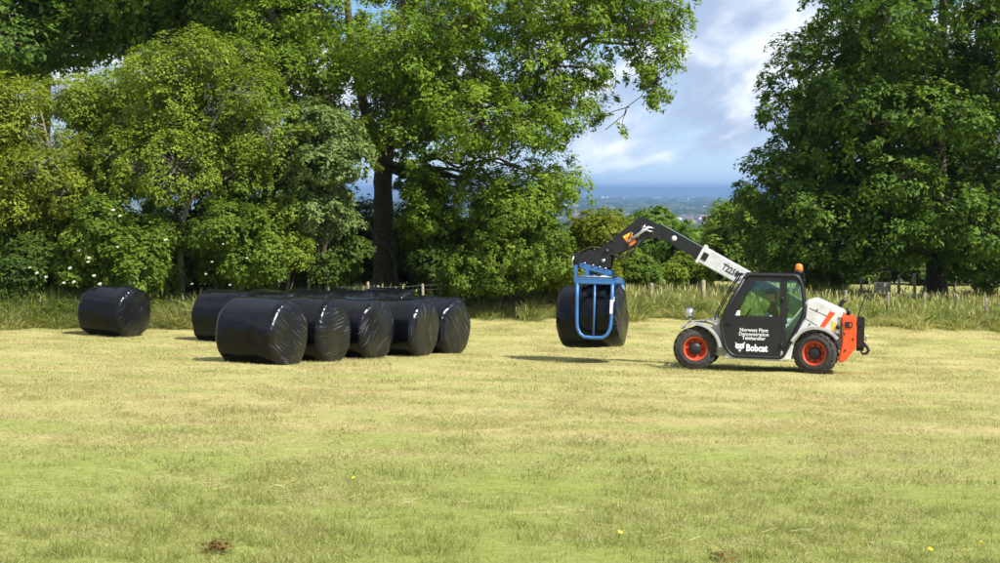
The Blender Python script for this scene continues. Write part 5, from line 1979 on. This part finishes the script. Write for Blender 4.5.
    for (x, z) in ((3.54, 2.06), (3.36, 2.02), (3.22, 1.99), (3.10, 1.965)):
        put('bolt', lathe([(.022, 0), (.022, .02), (.01, .026)], 8), M['steel'], grab, (x, .19, z))
    for y, s in ((.585, 1), (-.80, -1)):
        hoop = [(3.61, y, 1.68), (3.61, y, 1.3), (3.60, y, .86), (3.585, y, .74), (3.53, y, .62), (3.44, y, .555), (3.25, y, .545), (3.06, y, .555), (2.97, y, .62), (2.915, y, .74), (2.90, y, .86), (2.89, y, 1.3), (2.89, y, 1.68)]
        arm = put('grab_arm', join(tube(hoop, .036, 10), tube([(3.25, y, 1.66), (3.25, y, .56)], .022, 8), box(2.85, 3.65, y - .035, y + .035, 1.64, 1.72, .008), box(2.88, 3.62, y - .03, y + .03, 1.722, 1.765, .006)), M['blue'], grab)
        put('hinge', join(box(3.41, 3.51, min(y, y - s * .09), max(y, y - s * .09), 1.74, 1.81, .006), box(2.99, 3.09, min(y, y - s * .09), max(y, y - s * .09), 1.74, 1.81, .006)), M['blue'], arm)
        if s > 0:
            put('maker_label', prism([(2.865, 1.33), (2.92, 1.33), (2.925, 1.05), (2.87, 1.05)], y + .036, y + .039), M['text_white'], arm)

    # ---- the bale held in the grab: a thing of its own
    me = bale_mesh(300, .625, .635, sag=False)
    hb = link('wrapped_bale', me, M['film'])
    hb.matrix_world = root.matrix_world @ Matrix.Translation((3.40, -.10, .965)) @ Matrix.Rotation(math.radians(3.5), 4, 'Y') @ Matrix.Rotation(math.pi - math.radians(5), 4, 'Z')
    tag(hb, 'black wrapped bale hanging in the blue grab clear of the ground', 'hay bale', 'black wrapped round bales')

    # ---- driver
    build_driver(root.matrix_world)
    return root


def build_driver(mw):
    """seated person facing forward, hands on the steering wheel; one continuous skinned body"""
    y = .45
    J = dict(pelvis=(-.42, y, .98, .14), belly=(-.44, y, 1.12, .135), chest=(-.44, y, 1.30, .15), neck0=(-.42, y, 1.43, .07), neck=(-.40, y, 1.48, .055), head0=(-.38, y, 1.53, .075), head1=(-.375, y, 1.60, .092), head2=(-.38, y, 1.67, .075),
             nose=(-.285, y, 1.585, .014))
    E = [('pelvis', 'belly'), ('belly', 'chest'), ('chest', 'neck0'), ('neck0', 'neck'), ('neck', 'head0'), ('head0', 'head1'), ('head1', 'head2'), ('head1', 'nose')]
    for s, t in ((1, 'l'), (-1, 'r')):
        J['sh' + t] = (-.43, y + s * .19, 1.37, .065)
        J['el' + t] = (-.26, y + s * .25, 1.14, .047)
        J['wr' + t] = (-.02, y + s * .17, 1.13, .030)
        J['pa' + t] = (.05, y + s * .155, 1.155, .034)
        for q, (dx, dy, dz) in enumerate(((.06, .015, .035), (.065, .0, .02), (.062, -.014, .005), (.05, -.026, -.01))):
            J['f%d%s' % (q, t)] = (.05 + dx * .7, y + s * (.155 + dy), 1.155 + dz, .010)
            J['g%d%s' % (q, t)] = (.05 + dx, y + s * (.155 + dy - .02), 1.155 + dz - .03, .008)
            E += [('pa' + t, 'f%d%s' % (q, t)), ('f%d%s' % (q, t), 'g%d%s' % (q, t))]
        J['th' + t] = (.06, y + s * .115, 1.16, .011)
        E += [('pa' + t, 'th' + t)]
        J['hi' + t] = (-.36, y + s * .10, .97, .095)
        J['kn' + t] = (.04, y + s * .12, 1.0, .065)
        J['an' + t] = (.14, y + s * .11, .50, .045)
        J['to' + t] = (.30, y + s * .12, .40, .04)
        E += [('chest', 'sh' + t), ('sh' + t, 'el' + t), ('el' + t, 'wr' + t), ('wr' + t, 'pa' + t), ('pelvis', 'hi' + t), ('hi' + t, 'kn' + t), ('kn' + t, 'an' + t), ('an' + t, 'to' + t)]
        J['ear' + t] = (-.39, y + s * .098, 1.60, .014)
        E += [('head1', 'ear' + t)]
    names = list(J)
    bm = bmesh.new()
    sk = bm.verts.layers.skin.verify()
    vv = {}
    for nme in names:
        x, yy, z, r = J[nme]
        v = bm.verts.new((x, yy, z))
        v[sk].radius = (r, r)
        v[sk].use_root = nme == 'pelvis'
        vv[nme] = v
    for a, b in E:
        bm.edges.new((vv[a], vv[b]))
    me = bpy.data.meshes.new('body_rig')
    bm.to_mesh(me)
    bm.free()
    tmp = bpy.data.objects.new('tmp_body', me)
    col.objects.link(tmp)
    tmp.modifiers.new('skin', 'SKIN').use_smooth_shade = True
    sub = tmp.modifiers.new('sub', 'SUBSURF')
    sub.levels = sub.render_levels = 2
    dg = bpy.context.evaluated_depsgraph_get()
    dg.update()
    body = bpy.data.meshes.new_from_object(tmp.evaluated_get(dg))
    bpy.data.objects.remove(tmp)
    body.materials.clear()
    for m in ('skin', 'vest', 'shirt', 'trouser'):
        body.materials.append(M[m])
    for p in body.polygons:
        x, yy, z = p.center
        side = abs(yy - y)
        if z > 1.47 or (x > -.04 and z > 1.08 and side < .25):
            p.material_index = 0
        elif side > .15 and x > -.36 and z > 1.06 and z < 1.26:
            p.material_index = 2
        elif z > 1.0 and x < -.2:
            p.material_index = 1
        else:
            p.material_index = 3
        p.use_smooth = True
    body.transform(Matrix.Translation((-Vector((-.42, y, .98)))))
    o = bpy.data.objects.new('person', body)
    o.matrix_world = mw @ Matrix.Translation((-.32, y, .90))
    col.objects.link(o)
    tag(o, 'driver in dark cap and dark vest sitting in the telehandler cab', 'person')
    cap = join(lathe([(.104, 0), (.106, .03), (.095, .075), (.06, .105), (.001, .115)], 20, 'z'), prism([(.09, .0), (.20, -.015), (.20, -.005), (.09, .014)], -.07, .07, .004))
    put('cap', cap, M['vest'], o, (.045, 0, .645))
    for s in (-1, 1):
        put('eye', lathe([(.012, 0), (.008, .006), (.001, .008)], 8, 'z'), M['text_black'], o, (.118, s * .033, .625), (0, math.radians(90), 0))
    put('mouth', box(.120, .128, -.026, .026, .553, .561, .002), M['brown'], o)


build_telehandler()
